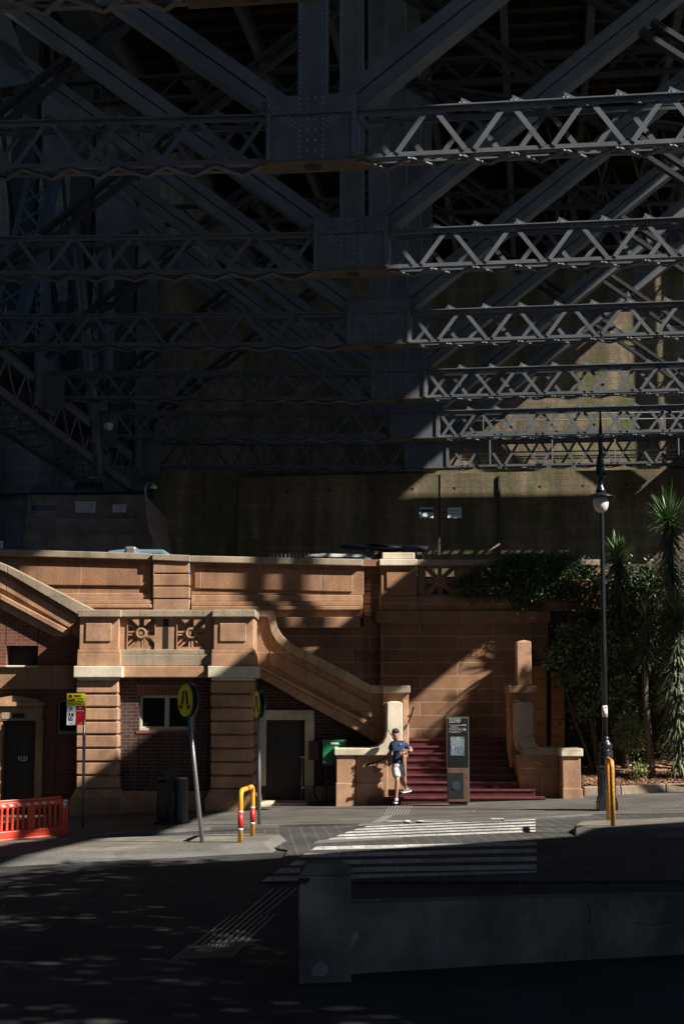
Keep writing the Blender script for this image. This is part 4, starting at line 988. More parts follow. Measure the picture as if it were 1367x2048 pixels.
# ================================================================ STREET OBJECTS
M['lime'] = flat('fluorescent_yellow_green', (1.0, 1.0, .03), .45, var=.04); M['sign_white'] = flat('sign_white', (.9, .96, .98), .4, var=.06)
M['sign_red'] = flat('sign_red', (.62, .015, .02), .4, var=.05); M['sign_blue'] = flat('sign_blue', (.01, .03, .22), .4)
M['sign_black'] = flat('sign_black', (.01, .01, .01), .5); M['sign_back'] = flat('sign_back_aluminium', (.12, .12, .14), .5, .3)
# parking sign pole
pb_ = G(166, 1655, 0); Yp_ = pb_.y
ps = thing('parking_sign', 'grey pole with green-yellow event sign above white disabled parking and red no stopping plates', 'street sign', pb_)
m = MB(); m.tube([pb_, P(169.5, 1405, Yp_)], .032, 10); m.build('pole', 'galv', ps)
m = MB(); m.pbox(134, 1387, 170.5, 1411.5, Yp_ - .06, Yp_ - .045); a_ = m.build('event_plate', 'lime', ps)
m = MB(); m.pbox(134, 1412, 151.5, 1450, Yp_ - .06, Yp_ - .045); b_ = m.build('parking_plate', 'sign_white', ps)
m = MB(); m.pbox(152, 1412, 170, 1449.5, Yp_ - .062, Yp_ - .047); c_ = m.build('no_stopping_plate', 'sign_red', ps)
yy = Yp_ - .064
def T(s, px, py, hpx, Y, mat, par, xs=1.0, name='lettering'): 
    return text(name, s, hpx * Y / F * 1.38, P(px, py, Y), mat, par, xs=xs)
T('SPECIAL EVENT', 156, 1390.5, 2, yy, 'sign_black', a_, .8); T('CLEARWAY', 156, 1393, 2, yy, 'sign_black', a_); T('12AM-3AM', 161, 1397.5, 2, yy, 'sign_black', a_, .9); T('5PM-12AM', 161, 1403, 2, yy, 'sign_black', a_, .9); T('TOW AWAY', 143, 1402.5, 2, yy, 'sign_red', a_, .9); T('EVENT DATES ON SIGN', 151, 1408, 1.6, yy, 'sign_black', a_)
m = MB(); m.pbox(138, 1389, 145, 1395, yy - .001, yy + .004); m.build('emblem', 'sign_red', a_)
m = MB(); m.tube([P(139, 1400.5, yy), P(144, 1400, yy), P(148, 1398, yy), P(151, 1401, yy)], .012, 5); m.build('tow_symbol', 'sign_black', a_)
T('P', 142.5, 1419, 8, yy, 'sign_green', b_) if 0 else None
M['sign_green'] = flat('sign_green', (.01, .09, .05), .5)
T('P', 142.5, 1419, 8, yy, 'sign_green', b_); T('ONLY', 142, 1440.5, 2.6, yy, 'sign_green', b_); T('<---', 142, 1446, 2.4, yy, 'sign_black', b_)
m = MB(); m.pbox(138, 1427, 147.5, 1437.5, yy - .0, yy + .004); o = m.build('wheelchair_panel', 'sign_blue', b_)
m = MB(); c = P(142.3, 1434, yy - .006)
m.tube([c + Vector((math.cos(q) * .034, 0, math.sin(q) * .034)) for q in [PI * .7 + k * .33 for k in range(14)]], .006, 5); m.tube([c + Vector((-.01, 0, .075)), c + Vector((-.008, 0, .01)), c + Vector((.025, 0, .005)), c + Vector((.045, 0, -.03)), c + Vector((.055, 0, -.028))], .007, 5)
m.tube([c + Vector((-.01, 0, .085)), c + Vector((-.01, 0, .092))], .011, 6); m.build('wheelchair_symbol', 'sign_white', o)
T('NO', 161, 1416.5, 3.2, yy - .002, 'sign_white', c_); T('STOPPING', 161, 1421.8, 3.2, yy - .002, 'sign_white', c_, .78); T('--->', 161, 1445.5, 3.4, yy - .002, 'sign_white', c_)
# crossing signs
def crossing_sign(base, top, cpx, cpy, Y, yaw, lab, r=.3):
    b = G(*base, .06 if base[0] < 450 else 0); Yc = b.y
    t = thing('crossing_sign', lab, 'street sign', b, 'pedestrian crossing signs on poles')
    m = MB(); m.tube([b, P(*top, Yc)], .038, 12); m.build('pole', 'galv', t)
    c = P(cpx, cpy, Yc - .06); R = Matrix.Rotation(yaw, 4, 'Z')
    def disc(off, mat, nm, par, rr=r, th=.02, cc=(0, 0)):
        m = MB(); pts = [c + R @ Vector((math.cos(q) * rr + cc[0], off, math.sin(q) * rr + cc[1])) for q in [2 * PI * k / 40 for k in range(40)]]
        m.prism(pts, R @ Vector((0, th, 0))); return m.build(nm, mat, par)
    d1 = disc(-.02, 'sign_black', 'sign_rim', t, r, .03); f = disc(-.026, 'lime', 'sign_face', t, r * .965, .006)
    disc(.075, 'sign_back', 'rear_disc', t, r, .03)
    m = MB()
    for s in (-1, 1):
        for poly in ([(.02, .17), (.085, .165), (.135, -.07), (.07, -.085)], [(.10, -.09), (.155, -.11), (.165, -.075), (.21, -.1), (.20, -.135), (.13, -.165), (.095, -.135)]):
            m.prism([c + R @ Vector((x * s, -.034, z)) for x, z in poly], R @ Vector((0, .007, 0)))
    m.build('walking_legs_symbol', 'sign_black', f)
    m = MB()
    for z in (.16, -.17): m.beam(c + R @ Vector((-.05, .03, z)), c + R @ Vector((.05, .075, z)), .05, .04)
    m.build('bracket', 'galv', t)
crossing_sign((404.5, 1686), (374, 1385), 372.5, 1400.5, 25, math.radians(-57), 'larger round yellow crossing sign on a pole leaning left beside the litter bin')
crossing_sign((518.5, 1650), (516.5, 1400), 515, 1408.5, 28, math.radians(-73), 'narrow looking round yellow crossing sign on an upright pole before the dark doorway', .285)
# hoop barriers
def hoop(pts, lab, bands, dirty=False):
    base = G(pts[0][0], pts[0][1], .06 if pts[0][0] < 900 else .11); base2 = G(pts[3][0], pts[3][1], .06 if pts[0][0] < 900 else .11)
    t = thing('safety_hoop', lab, 'bollard', base)
    zt = P(pts[1][0], pts[1][1], base.y).z; r = .044
    def pth(z0): 
        a, b = base.copy(), base2.copy(); h = zt - .13
        P_ = [Vector((a.x, a.y, a.z)), Vector((a.x, a.y, h))]
        for k in range(1, 6):
            q = k / 6 * PI / 2; d = (b - a); d.z = 0; dn = d.normalized()
            P_.append(Vector((a.x, a.y, h)) + dn * .13 * (1 - math.cos(q)) + Vector((0, 0, .13 * math.sin(q))))
        for k in range(0, 7):
            q = (1 - k / 6) * PI / 2; d = (b - a); d.z = 0; dn = d.normalized()
            P_.append(Vector((b.x, b.y, h)) - dn * .13 * (1 - math.cos(q)) + Vector((0, 0, .13 * math.sin(q))))
        P_.append(b.copy()); return P_
    m = MB(); m.tube(pth(0), r, 12); m.build('hoop_tube', 'paint_rust' if dirty else 'paint_yellow', t)
    if bands:
        m = MB(); w = MB()
        for q, (y1, y2) in zip((base, base2), bands):
            za, zb = P(pts[0][0], y1, q.y).z, P(pts[0][0], y2, q.y).z
            m.lathe([(r + .003, zb), (r + .003, za)], (q.x, q.y, 0), 14); m.build('red_band', 'paint_red', t); m = MB()
            for z in (zb - .03, za + .0): w.lathe([(r + .004, z), (r + .004, z + .035)], (q.x, q.y, 0), 14)
        mid = (base + base2) / 2; d = (base2 - base).normalized(); m.tube([Vector((mid.x, mid.y, zt)) - d * .07, Vector((mid.x, mid.y, zt)) + d * .07], r + .003, 12)
        m.build('red_band', 'paint_red', t); w.build('white_band', 'white_paint', t)
M['paint_rust'] = flat('chipped_yellow_paint', (.70, .32, .04), .5, var=.45, scale=20)
hoop([(480.5, 1686), (480.5, 1581), 0, (504.5, 1673)], 'yellow tubular hoop with red and white bands on the left island', [(1625.5, 1657), (1617, 1645)])
hoop([(1225, 1653), (1225, 1523), 0, (1216.5, 1641)], 'scuffed yellow tubular hoop seen almost edge on at the lamp post', None, True)
# water filled plastic barrier
M['orange'] = flat('orange_red_plastic', (.78, .075, .03), .42, var=.12, scale=5); M['reflect'] = flat('reflective_white', (.62, .62, .66), .35)
bl, br = G(-60, 1690, -.03), G(133, 1672, -.03)
bar = thing('plastic_barrier', 'orange red plastic road barrier with upright bars and a white road agency sticker', 'barrier', (bl + br) / 2)
d = (br - bl); d.z = 0; L = d.length; dn = d.normalized(); nn_ = Vector((dn.y, -dn.x, 0))
def bq(t, z): p = bl.lerp(br, t); return Vector((p.x, p.y, p.z + z))
Hb = .80
m = MB()
def rail(z0, z1, th, t0=0, t1=1.0): m.prism([bq(t0, z0) + nn_ * th / 2, bq(t1, z0) + nn_ * th / 2, bq(t1, z1) + nn_ * th / 2, bq(t0, z1) + nn_ * th / 2], -nn_ * th)
rail(.64, .75, .10, 0, .94); rail(.75, .80, .06, 0, .93); rail(.06, .2, .14, 0, 1.0); rail(.0, .06, .2, 0, .98); rail(.06, .74, .12, .935, 1.0); rail(.1, .7, .16, .975, .999)
m.build('rails', 'orange', bar, bevel=.012)
m = MB(); n = 17
for k in range(n):
    t = .03 + .9 * k / (n - 1); m.tube([bq(t, .18), bq(t, .24), bq(t, .44), bq(t, .6), bq(t, .66)], [.05, .032, .03, .032, .05], 8)
m.build('upright_bars', 'orange', bar)
m = MB(); tt = .62
m.prism([bq(tt - .03, .18) + nn_ * .04, bq(tt + .03, .18) + nn_ * .04, bq(tt + .03, .68) + nn_ * .04, bq(tt - .03, .68) + nn_ * .04], -nn_ * .1); m.build('centre_panel', 'orange', bar)
m = MB()
for k in range(10):
    t = .05 + .085 * k; a = bq(t, .672) + nn_ * .053; b = bq(t + .04, .672) + nn_ * .053; up_ = Vector((0, 0, .045)); sh = dn * -.04
    m.prism([a, b, b + up_ + sh, a + up_ + sh], nn_ * .004)
m.build('reflector_strip', 'reflect', bar)
m = MB()
for t in (.77, .815): p = bq(t, -.08); m.tube([p, p + Vector((0, 0, .1))], .02, 8)
for t in (.2, .5): p = bq(t, 0.0); m.prism([p + nn_ * .3 + dn * .1, p - nn_ * .3 + dn * .1, p - nn_ * .3 - dn * .1, p + nn_ * .3 - dn * .1], (0, 0, .03))
m.build('foot', 'orange', bar)
m = MB(); a = bq(.945, .575) + nn_ * .066; b = bq(.992, .575) + nn_ * .066; m.prism([a, b, b + Vector((0, 0, .14)), a + Vector((0, 0, .14))], nn_ * .003); stk = m.build('sticker', 'sign_white', bar)
m = MB(); c = bq(.9685, .665) + nn_ * .0695
for k in range(5):
    an = math.radians(20 + 35 * k); m.beam(c, c + dn * math.cos(an) * .05 + Vector((0, 0, math.sin(an) * .035)), .004, .018, up=nn_)
m.build('flower_emblem', 'sign_red', stk)
m = MB(); c = bq(.9685, .6) + nn_ * .0695; m.beam(c - dn * .04, c + dn * .04, .004, .02); m.build('sticker_lettering', 'sign_blue', stk)
# litter bin
bb_ = G(344, 1648, 0)
bn = thing('litter_bin', 'dark ribbed twin litter bin with a flared funnel ashtray on its central strut', 'litter bin', bb_)
Yb2 = bb_.y
def cyl(m, px0, px1, pyt, pyb, Y, n=28, squash=1.0, rib=True):
    a, b = P(px0, pyb, Y), P(px1, pyb, Y); r = (b.x - a.x) / 2; c = Vector(((a.x + b.x) / 2, Y + .1, 0)); zt, zb = P(px0, pyt, Y).z, P(px0, pyb, Y).z
    prof = lambda z: [m.bm.verts.new(c + Vector((math.cos(2 * PI * k / n) * r * (1 if k % 2 or not rib else .955), math.sin(2 * PI * k / n) * r * squash * (1 if k % 2 or not rib else .955), z))) for k in range(n)]
    A_, B_ = prof(zb), prof(zt)
    for k in range(n): m.bm.faces.new([A_[k], A_[(k + 1) % n], B_[(k + 1) % n], B_[k]])
    m.bm.faces.new(B_); m.bm.faces.new(A_[::-1])
M['bin_blue'] = flat('slate_blue_powdercoat', (.045, .065, .085), .4, .3, .2, 10)
m = MB(); cyl(m, 347, 375, 1558, 1643, Yb2 + .05, 48); m.build('ribbed_drum', 'bin_blue', bn)
m = MB(); cyl(m, 348, 374, 1555.5, 1558, Yb2 + .05, 32, 1, False); m.build('drum_lid', 'galv', bn)
m = MB(); m.pbox(312.5, 1561, 340, 1640, Yb2 + .0, Yb2 + .55); m.build('rear_drum', 'black_metal', bn, bevel=.05)
m = MB(); m.pbox(312, 1557.5, 339, 1560.5, Yb2 - .01, Yb2 + .56); m.build('rear_lid', 'dark_metal', bn)
m = MB(); m.prism([P(332, 1556, Yb2 - .06), P(343.5, 1556, Yb2 - .06), P(349, 1648, Yb2 - .06), P(338, 1648, Yb2 - .06)], (0, .08, 0)); m.build('strut', 'dark_metal', bn)
m = MB()
fl = [(331.5, 1556), (330, 1550), (327, 1545.5), (322, 1542), (315, 1540)]; fr = [(343.5, 1556), (345, 1549), (349, 1544), (355, 1540), (366, 1536)]
for i in range(4):
    m.prism([P(*fl[i], Yb2 - .05), P(*fr[i], Yb2 - .05), P(*fr[i + 1], Yb2 - .05 + 0), P(*fl[i + 1], Yb2 - .05)], (0, .02, 0))
    for s in (fl, fr): m.prism([P(*s[i], Yb2 - .06), P(*s[i + 1], Yb2 - .06), P(s[i + 1][0], s[i + 1][1] + .8, Yb2 - .06), P(s[i][0] + .8, s[i][1], Yb2 - .06)], (0, .3, 0))
m.build('funnel', 'bin_blue', bn)
m = MB(); m.prism([P(308, 1638, Yb2), P(378, 1638, Yb2), P(378, 1650, Yb2), P(308, 1650, Yb2)], (0, .5, 0)) if 0 else m.box(bb_.x - .38, bb_.x + .38, Yb2 - .05, Yb2 + .5, bb_.z - .02, bb_.z + .05); m.build('base', 'black_metal', bn)
# information kiosk
kb = G(916, 1611.5, 0); Yk = kb.y
ks = thing('information_pylon', 'slim dark wayfinding pylon with a street map and walking directions', 'sign', kb)
M['kiosk_grey'] = flat('kiosk_grey_metal', (.20, .18, .165), .45, .5, .1); M['rust'] = flat('corten_brown', (.13, .055, .035), .7, .1, .3, 12); M['panel_black'] = flat('kiosk_panel_black', (.012, .011, .013), .25)
m = MB(); m.pbox(893.5, 1434, 937.5, 1604, Yk - .0, Yk + .14); m.build('frame', 'kiosk_grey', ks)
m = MB(); m.pbox(898, 1604, 934, 1613, Yk + .02, Yk + .12); m.build('plinth', 'black', ks)
m = MB(); m.pbox(895.5, 1436.5, 935.5, 1534, Yk - .012, Yk - .001); pn = m.build('map_panel', 'panel_black', ks)
m = MB(); m.pbox(895.5, 1537, 935.5, 1603, Yk - .012, Yk - .001); lp = m.build('lower_panel', 'rust', ks)
m = MB(); m.pbox(895.5, 1546, 926.5, 1597, Yk - .02, Yk - .013); m.build('access_plate', 'dark_metal', lp)
m = MB(); c = P(911.5, 1571, Yk - .03); m.prism([c + Vector((math.cos(q) * .1, 0, math.sin(q) * .1)) for q in [2 * PI * k / 24 for k in range(24)]], (0, .012, 0)); m.build('round_seal', 'bin_blue', lp)
M['print'] = flat('printed_white', (.55, .55, .53), .5); yk = Yk - .014
text('lettering', 'THE ROCKS', .085, P(896.5, 1439.5, yk), 'print', pn, align='LEFT', xs=.62); text('lettering', 'GEORGE STREET', .06, P(896.5, 1444, yk), 'print', pn, align='LEFT', xs=.6)
for s, y in (('Harbour Bridge Stairs', 1450.3), ('BridgeClimb', 1453.8), ('The Rocks Square', 1459), ('Campbells Cove', 1464.3)): text('lettering', s, .04, P(900, y, yk), 'print', pn, align='LEFT', xs=.85)
for y in (1450.3, 1459, 1464.3): text('lettering', '^', .05, P(897.5, y, yk), 'print', pn)
m = MB()
for y in (1456.4, 1461.6): m.pbox(896.5, y, 932, y + .35, yk, yk + .004)
for x, y in ((926.5, 1450), (930, 1450), (926.5, 1459), (930, 1459)): m.pbox(x - 1.2, y - 1, x + 1.2, y + 1, yk, yk + .004)
m.build('rule_lines', 'print', pn)
def mapmat():
    m, n, l, b = newmat('street_map_print', .4)
    t = noise(n, l, 6, 3, .6); v = n.new('ShaderNodeTexVoronoi'); v.feature = 'DISTANCE_TO_EDGE'; v.inputs['Scale'].default_value = 16
    g = n.new('ShaderNodeNewGeometry'); l.new(g.outputs['Position'], v.inputs['Vector'])
    r = ramp(n, [(.42, (.03, .09, .12)), (.5, (.10, .12, .15)), (.6, (.13, .2, .19))]); l.new(t.outputs[0], r.inputs[0])
    r2 = ramp(n, [(.03, 1.0), (.06, 0.0)]); l.new(v.outputs[0], r2.inputs[0]); l.new(mixc(n, l, r2.outputs[0], r.outputs[0], (.32, .33, .36)), b.inputs['Base Color']); return m
M['map'] = mapmat()
m = MB(); m.pbox(900.5, 1473.5, 928, 1511, yk - .002, yk + .004); m.build('street_map', 'map', pn)
# street lamp
lb = G(1213, 1620, 0); Yl_ = lb.y
lam = thing('street_lamp', 'tall ornate black street lamp with a frosted globe and square panelled base', 'street lamp', lb)
X0 = lb.x
m = MB(); z = lambda py: P(1213, py, Yl_).z
m.box(X0 - .2, X0 + .2, Yl_ - .2, Yl_ + .2, lb.z - .05, z(1603)); m.box(X0 - .185, X0 + .185, Yl_ - .185, Yl_ + .185, z(1603), z(1594)); 
m.box(X0 - .165, X0 + .165, Yl_ - .165, Yl_ + .165, z(1594), z(1536)); m.box(X0 - .19, X0 + .19, Yl_ - .19, Yl_ + .19, z(1536), z(1530))
m.build('square_base', 'black_metal', lam, bevel=.01)
m = MB()
for dx in (-.12, .11): m.box(X0 + dx, X0 + dx + .012, Yl_ - .18, Yl_ - .165, z(1588), z(1541))
for k in range(14): 
    q = k * .45; m.tube([(X0 + math.sin(q) * .05, Yl_ - .175, z(1586) + k * .035), (X0 + math.sin(q + .45) * .06, Yl_ - .175, z(1586) + (k + 1) * .035)], .009, 5)
m.build('base_relief', 'black_metal', lam)
def py2(pairs): return [(r, z(p)) for r, p in pairs]
m = MB(); m.lathe(py2([(.15, 1530), (.16, 1525), (.13, 1520), (.155, 1512), (.15, 1508), (.125, 1500), (.14, 1494), (.145, 1489), (.12, 1485), (.075, 1480), (.085, 1476), (.06, 1472)]), (X0, Yl_, 0), 20); m.build('urn_collar', 'black_metal', lam)
m = MB()
for k in range(60):
    q = random.uniform(0, 2 * PI); zz = random.uniform(z(1524), z(1500)); rr = .135; m.rivet((X0 + math.cos(q) * rr, Yl_ + math.sin(q) * rr, zz), (math.cos(q), math.sin(q), 0), .022)
m.build('acanthus_relief', 'black_metal', lam)
topx = P(1200.5, 900, Yl_).x
m = MB()
def lp_(py): t = (1480 - py) / (1480 - 820); return X0 - .01 + (P(1199, 820, Yl_).x - X0 + .01) * t
pts = [(lp_(p), Yl_, z(p)) for p in (1480, 1300, 1100, 1000, 930)]; m.tube(pts, [.062, .058, .052, .05, .048], 14)
m.tube([(lp_(p), Yl_, z(p)) for p in (930, 921, 920, 880, 845)], [.048, .07, .05, .045, .03], 12); m.tube([(lp_(845), Yl_, z(845)), (lp_(822), Yl_, z(822))], [.03, .02], 8)
m.build('pole', 'black_metal', lam)
gx, gy_ = P(1200.5, 1005, Yl_ - .45).x, Yl_ - .45; zz = lambda py: P(1200, py, gy_).z
m = MB(); m.lathe([(r, zz(p)) for r, p in ((.02, 905), (.055, 915), (.075, 921), (.085, 932), (.09, 940), (.135, 951), (.12, 953), (.05, 955), (.07, 961), (.05, 966), (.06, 972), (.1, 980), (.11, 983), (.07, 986))], (gx, gy_, 0), 20); m.build('lantern_neck', 'black_metal', lam)
m = MB(); m.lathe([(r, zz(p)) for r, p in ((.09, 985), (.16, 988), (.30, 993.5), (.30, 994.5), (.16, 993), (.05, 992))], (gx, gy_, 0), 28); m.build('lamp_shade', 'black_metal', lam)
def globemat():
    m, n, l, b = newmat('frosted_globe', .35); b.inputs['Base Color'].default_value = (.6, .58, .55, 1); return m
M['globe'] = globemat()
m = MB(); m.lathe([(.15, zz(994.3)), (.163, zz(999)), (.163, zz(1008)), (.15, zz(1015)), (.115, zz(1021)), (.06, zz(1024.5)), (.01, zz(1025.5))], (gx, gy_, 0), 28); m.build('globe', 'globe', lam)
m = MB(); m.tube([(lp_(880), Yl_, z(880)), (lp_(880), Yl_ - .15, z(872)), (gx, Yl_ - .38, z(880)), (gx, gy_, zz(908))], .025, 8); m.build('bracket', 'black_metal', lam)
m = MB(); m.lathe([(.062, z(1434)), (.062, z(1411))], (lp_(1422), Yl_, 0), 14); stk = m.build('pole_sticker', 'sign_white', lam)
T('H', lp_(1422) and 1211.5, 1415, 5, Yl_ - .066, 'sign_red', stk, .9); T('R', 1211.5, 1430, 5, Yl_ - .066, 'sign_red', stk, .9)
# green cabinet, plaque, bicycle
M['green'] = flat('green_cabinet_paint', (.015, .26, .11), .35, var=.12, scale=3)
cab = thing('green_cabinet', 'green metal service cabinet with a white label by the wing wall', 'cabinet', P(667, 1605, 35.3))
m = MB(); m.pbox(644.5, 1483, 692, 1530, 35.2, 35.7); m.build('body', 'green', cab, bevel=.015)
m = MB(); m.pbox(644, 1480.5, 693, 1483.2, 35.17, 35.75); m.build('lid', 'green', cab)
m = MB(); m.pbox(661, 1484.5, 677, 1488.5, 35.18, 35.2); m.build('label_plate', 'sign_white', cab)
m = MB(); m.pbox(645, 1521.5, 651, 1526, 35.17, 35.2); m.build('tag_plate', 'sign_white', cab)
m = MB(); m.pbox(650, 1530, 654, 1606, 35.3, 35.4); m.pbox(684, 1530, 688, 1606, 35.3, 35.4); m.build('leg', 'dark_metal', cab)
M['plaque'] = flat('brown_red_plaque', (.10, .025, .018), .5, var=.2)
pq = thing('notice_plaque', 'small brown red notice plaque beside the pale door surround', 'sign', P(627, 1520, 35.9))
m = MB(); m.pbox(617, 1483, 638, 1520, 35.86, 35.94); q = m.build('board', 'plaque', pq)
T('HERITAGE', 627, 1488, 3, 35.855, 'print', q, .8) if 0 else None
m = MB()
for k, w in enumerate((12, 16, 15, 9, 15, 13)): m.pbox(620, 1487 + 3.6 * k, 620 + w, 1488 + 3.6 * k, 35.852, 35.86)
for x in (622, 628): m.pbox(x, 1509, x + 1.6, 1512, 35.852, 35.86)
m.build('notice_lettering', 'rust2', q) if 0 else None
M['rust2'] = flat('faded_print', (.25, .15, .12), .7); m.build('notice_lettering', 'rust2', q)
bk = thing('bicycle', 'black bicycle parked in the dark corner under the stair', 'bicycle', P(655, 1603, 35.1))
def ringpts(c, r, n=28): return [c + Vector((math.cos(2 * PI * k / n) * r, 0, math.sin(2 * PI * k / n) * r)) for k in range(n)]
yb_ = 34.95; wc1 = P(653, 1580, yb_); wc2 = wc1 + Vector((.98, .25, 0)); r_ = wc1.z - (gz(wc1.x) + .0)
for c in (wc1, wc2):
    m = MB(); m.tube(ringpts(c, r_ - .02), .02, 6, close=True); w = m.build('wheel', 'black', bk)
    m = MB()
    for k in range(12): an = k * PI / 6; m.tube([c, c + Vector((math.cos(an), 0, math.sin(an))) * (r_ - .02)], .003, 4)
    m.build('spokes', 'dark_metal', w)
m = MB(); bbk = wc1.lerp(wc2, .55) - Vector((0, 0, .05)); sd_ = wc1.lerp(wc2, .62) + Vector((0, 0, .5)); hd = wc1 + Vector((.18, .03, .48))
for a, b in ((bbk, sd_), (bbk, hd), (sd_, hd), (wc2, bbk), (wc2, sd_), (wc1, hd), (hd, hd + Vector((0, 0, .12)))): m.tube([a, b], .016, 6)
m.build('frame', 'black_metal', bk)
m = MB(); m.box(sd_.x - .12, sd_.x + .1, sd_.y - .06, sd_.y + .06, sd_.z + .06, sd_.z + .11); m.build('saddle', 'black', bk)
m = MB(); h = hd + Vector((0, 0, .12)); m.tube([h + Vector((.05, -.25, .02)), h + Vector((-.03, -.1, .02)), h, h + Vector((-.03, .1, .02)), h + Vector((.05, .25, .02))], .013, 6); m.build('handlebar', 'black_metal', bk)
# ================================================================ SIGNS, CAMERA AND VEHICLES ON THE UPPER STREET
def notice(name, px0, py0, px1, py1, Y, lines, lab, mat='sign_white', inkm='sign_black', par=None):
    m = MB(); m.pbox(px0, py0, px1, py1, Y - .04, Y); o = m.build(name, mat, None, None); tag(o, lab, 'sign')
    for s, fx, fy, hp, mt, xs in lines: T(s, px0 + (px1 - px0) * fx, py0 + (py1 - py0) * fy, hp, Y - .043, mt, o, xs)
    return o
Yn_ = 61.35
notice('warning_sign', 151, 1003, 191, 1032.5, Yn_, [('WARNING', .5, .16, 5, 'sign_red', 1.15), ('UNAUTHORISED', .5, .36, 3, 'sign_black', 1), ('CLIMBING OF BRIDGE', .5, .51, 3, 'sign_black', .9), ('IS AN OFFENCE', .5, .65, 3, 'sign_black', 1), ('RTA', .6, .8, 3.5, 'sign_black', 1), ('PENALTIES APPLY', .5, .93, 2.4, 'sign_black', 1)], 'white WARNING notice against climbing on the middle of the pedestal')
notice('small_notice', 225.5, 1009, 252, 1029, Yn_, [('UNAUTHORISED', .5, .15, 2, 'sign_black', .9), ('CLIMBING', .6, .36, 2.5, 'sign_black', .9), ('IS AN OFFENCE', .5, .58, 2, 'sign_black', .9), ('RTA', .6, .82, 3, 'sign_black', 1)], 'small pale notice at the right end of the pedestal')
notice('street_name_sign', 64, 1011.5, 111, 1019, Yn_, [('Lower Fort Street', .55, .5, 4.4, 'print', .8)], 'long dark blue street name sign on the left of the pedestal', 'sign_blue')
Yv = nodes[6][0] * .9914 + 1.1
notice('wall_notice', 838.5, 1015, 866, 1036, Yv, [('DANGER', .5, .3, 4, 'print', 1)], 'left of two pale notices on the shadow barred abutment wall')
notice('wall_notice', 894.5, 1015, 922, 1036, Yv - .1, [('NO ENTRY', .5, .3, 3.5, 'sign_black', 1), ('AUTHORISED ONLY', .5, .6, 2.2, 'sign_black', 1)], 'right of two pale notices on the shadow barred abutment wall')
for q, nm in ((838.5, 0),):
    m = MB(); m.pbox(q + .5, 1018, q + 27, 1024.5, Yv - .05, Yv - .04)
    o = m.build('notice_header', 'sign_blue', bpy.data.objects['wall_notice'])
notice('blue_plate', -2, 1082, 6, 1097, 60, [], 'small pale blue plate at the left picture edge above the parapet', 'sign_white')
cc = thing('security_camera', 'white dome security camera hanging from a thin swan neck pole behind the pedestal', 'camera', P(291, 1040, 60))
m = MB(); m.tube([P(291, 1004, 60), P(291, 975, 60), P(295, 967, 60), P(302, 965, 60), P(307, 968, 60)], .045, 8); m.build('pole', 'galv', cc)
m = MB(); c = P(307, 977, 60); m.lathe([(.12, -.02), (.15, .05), (.1, .13), (.04, .17)], c, 16); m.build('hood', 'sign_white', cc)
m = MB(); m.lathe([(.01, -.14), (.08, -.11), (.11, -.03)], c, 16); m.build('dome', 'glass', cc)
ol = thing('hanging_lantern', 'small pale octagonal lantern hanging under the second last strut', 'lamp', P(217, 850, 61))
m = MB(); c = P(217, 851, 61); m.lathe([(.12, -.2), (.2, -.1), (.2, .08), (.08, .16)], c, 8, False); m.build('lantern_glass', 'globe', ol)
m = MB(); m.lathe([(.1, .165), (.03, .26)], c, 8); m.tube([c + Vector((0, 0, .25)), c + Vector((0, 0, 1.0))], .02, 6); m.build('lantern_cap', 'dark_metal', ol)
# spiked fence
sf = thing('spiked_fence', 'low grey spiked railing beside the upper street behind the parapet', 'fence', P(600, 1120, 46))
m = MB()
x = P(540, 1120, 46).x; xs_ = x
xe = P(640, 1120, 46).x; zt_ = P(560, 1106, 46).z
while x < xe: m.tube([(x, 46, 5.1), (x, 46, zt_ - .1), (x, 46, zt_)], [.018, .018, .003], 5); x += .125
for zz_ in (5.4, zt_ - .35): m.box(xs_, xe, 45.98, 46.02, zz_, zz_ + .04)
m.build('railing', 'galv', sf)
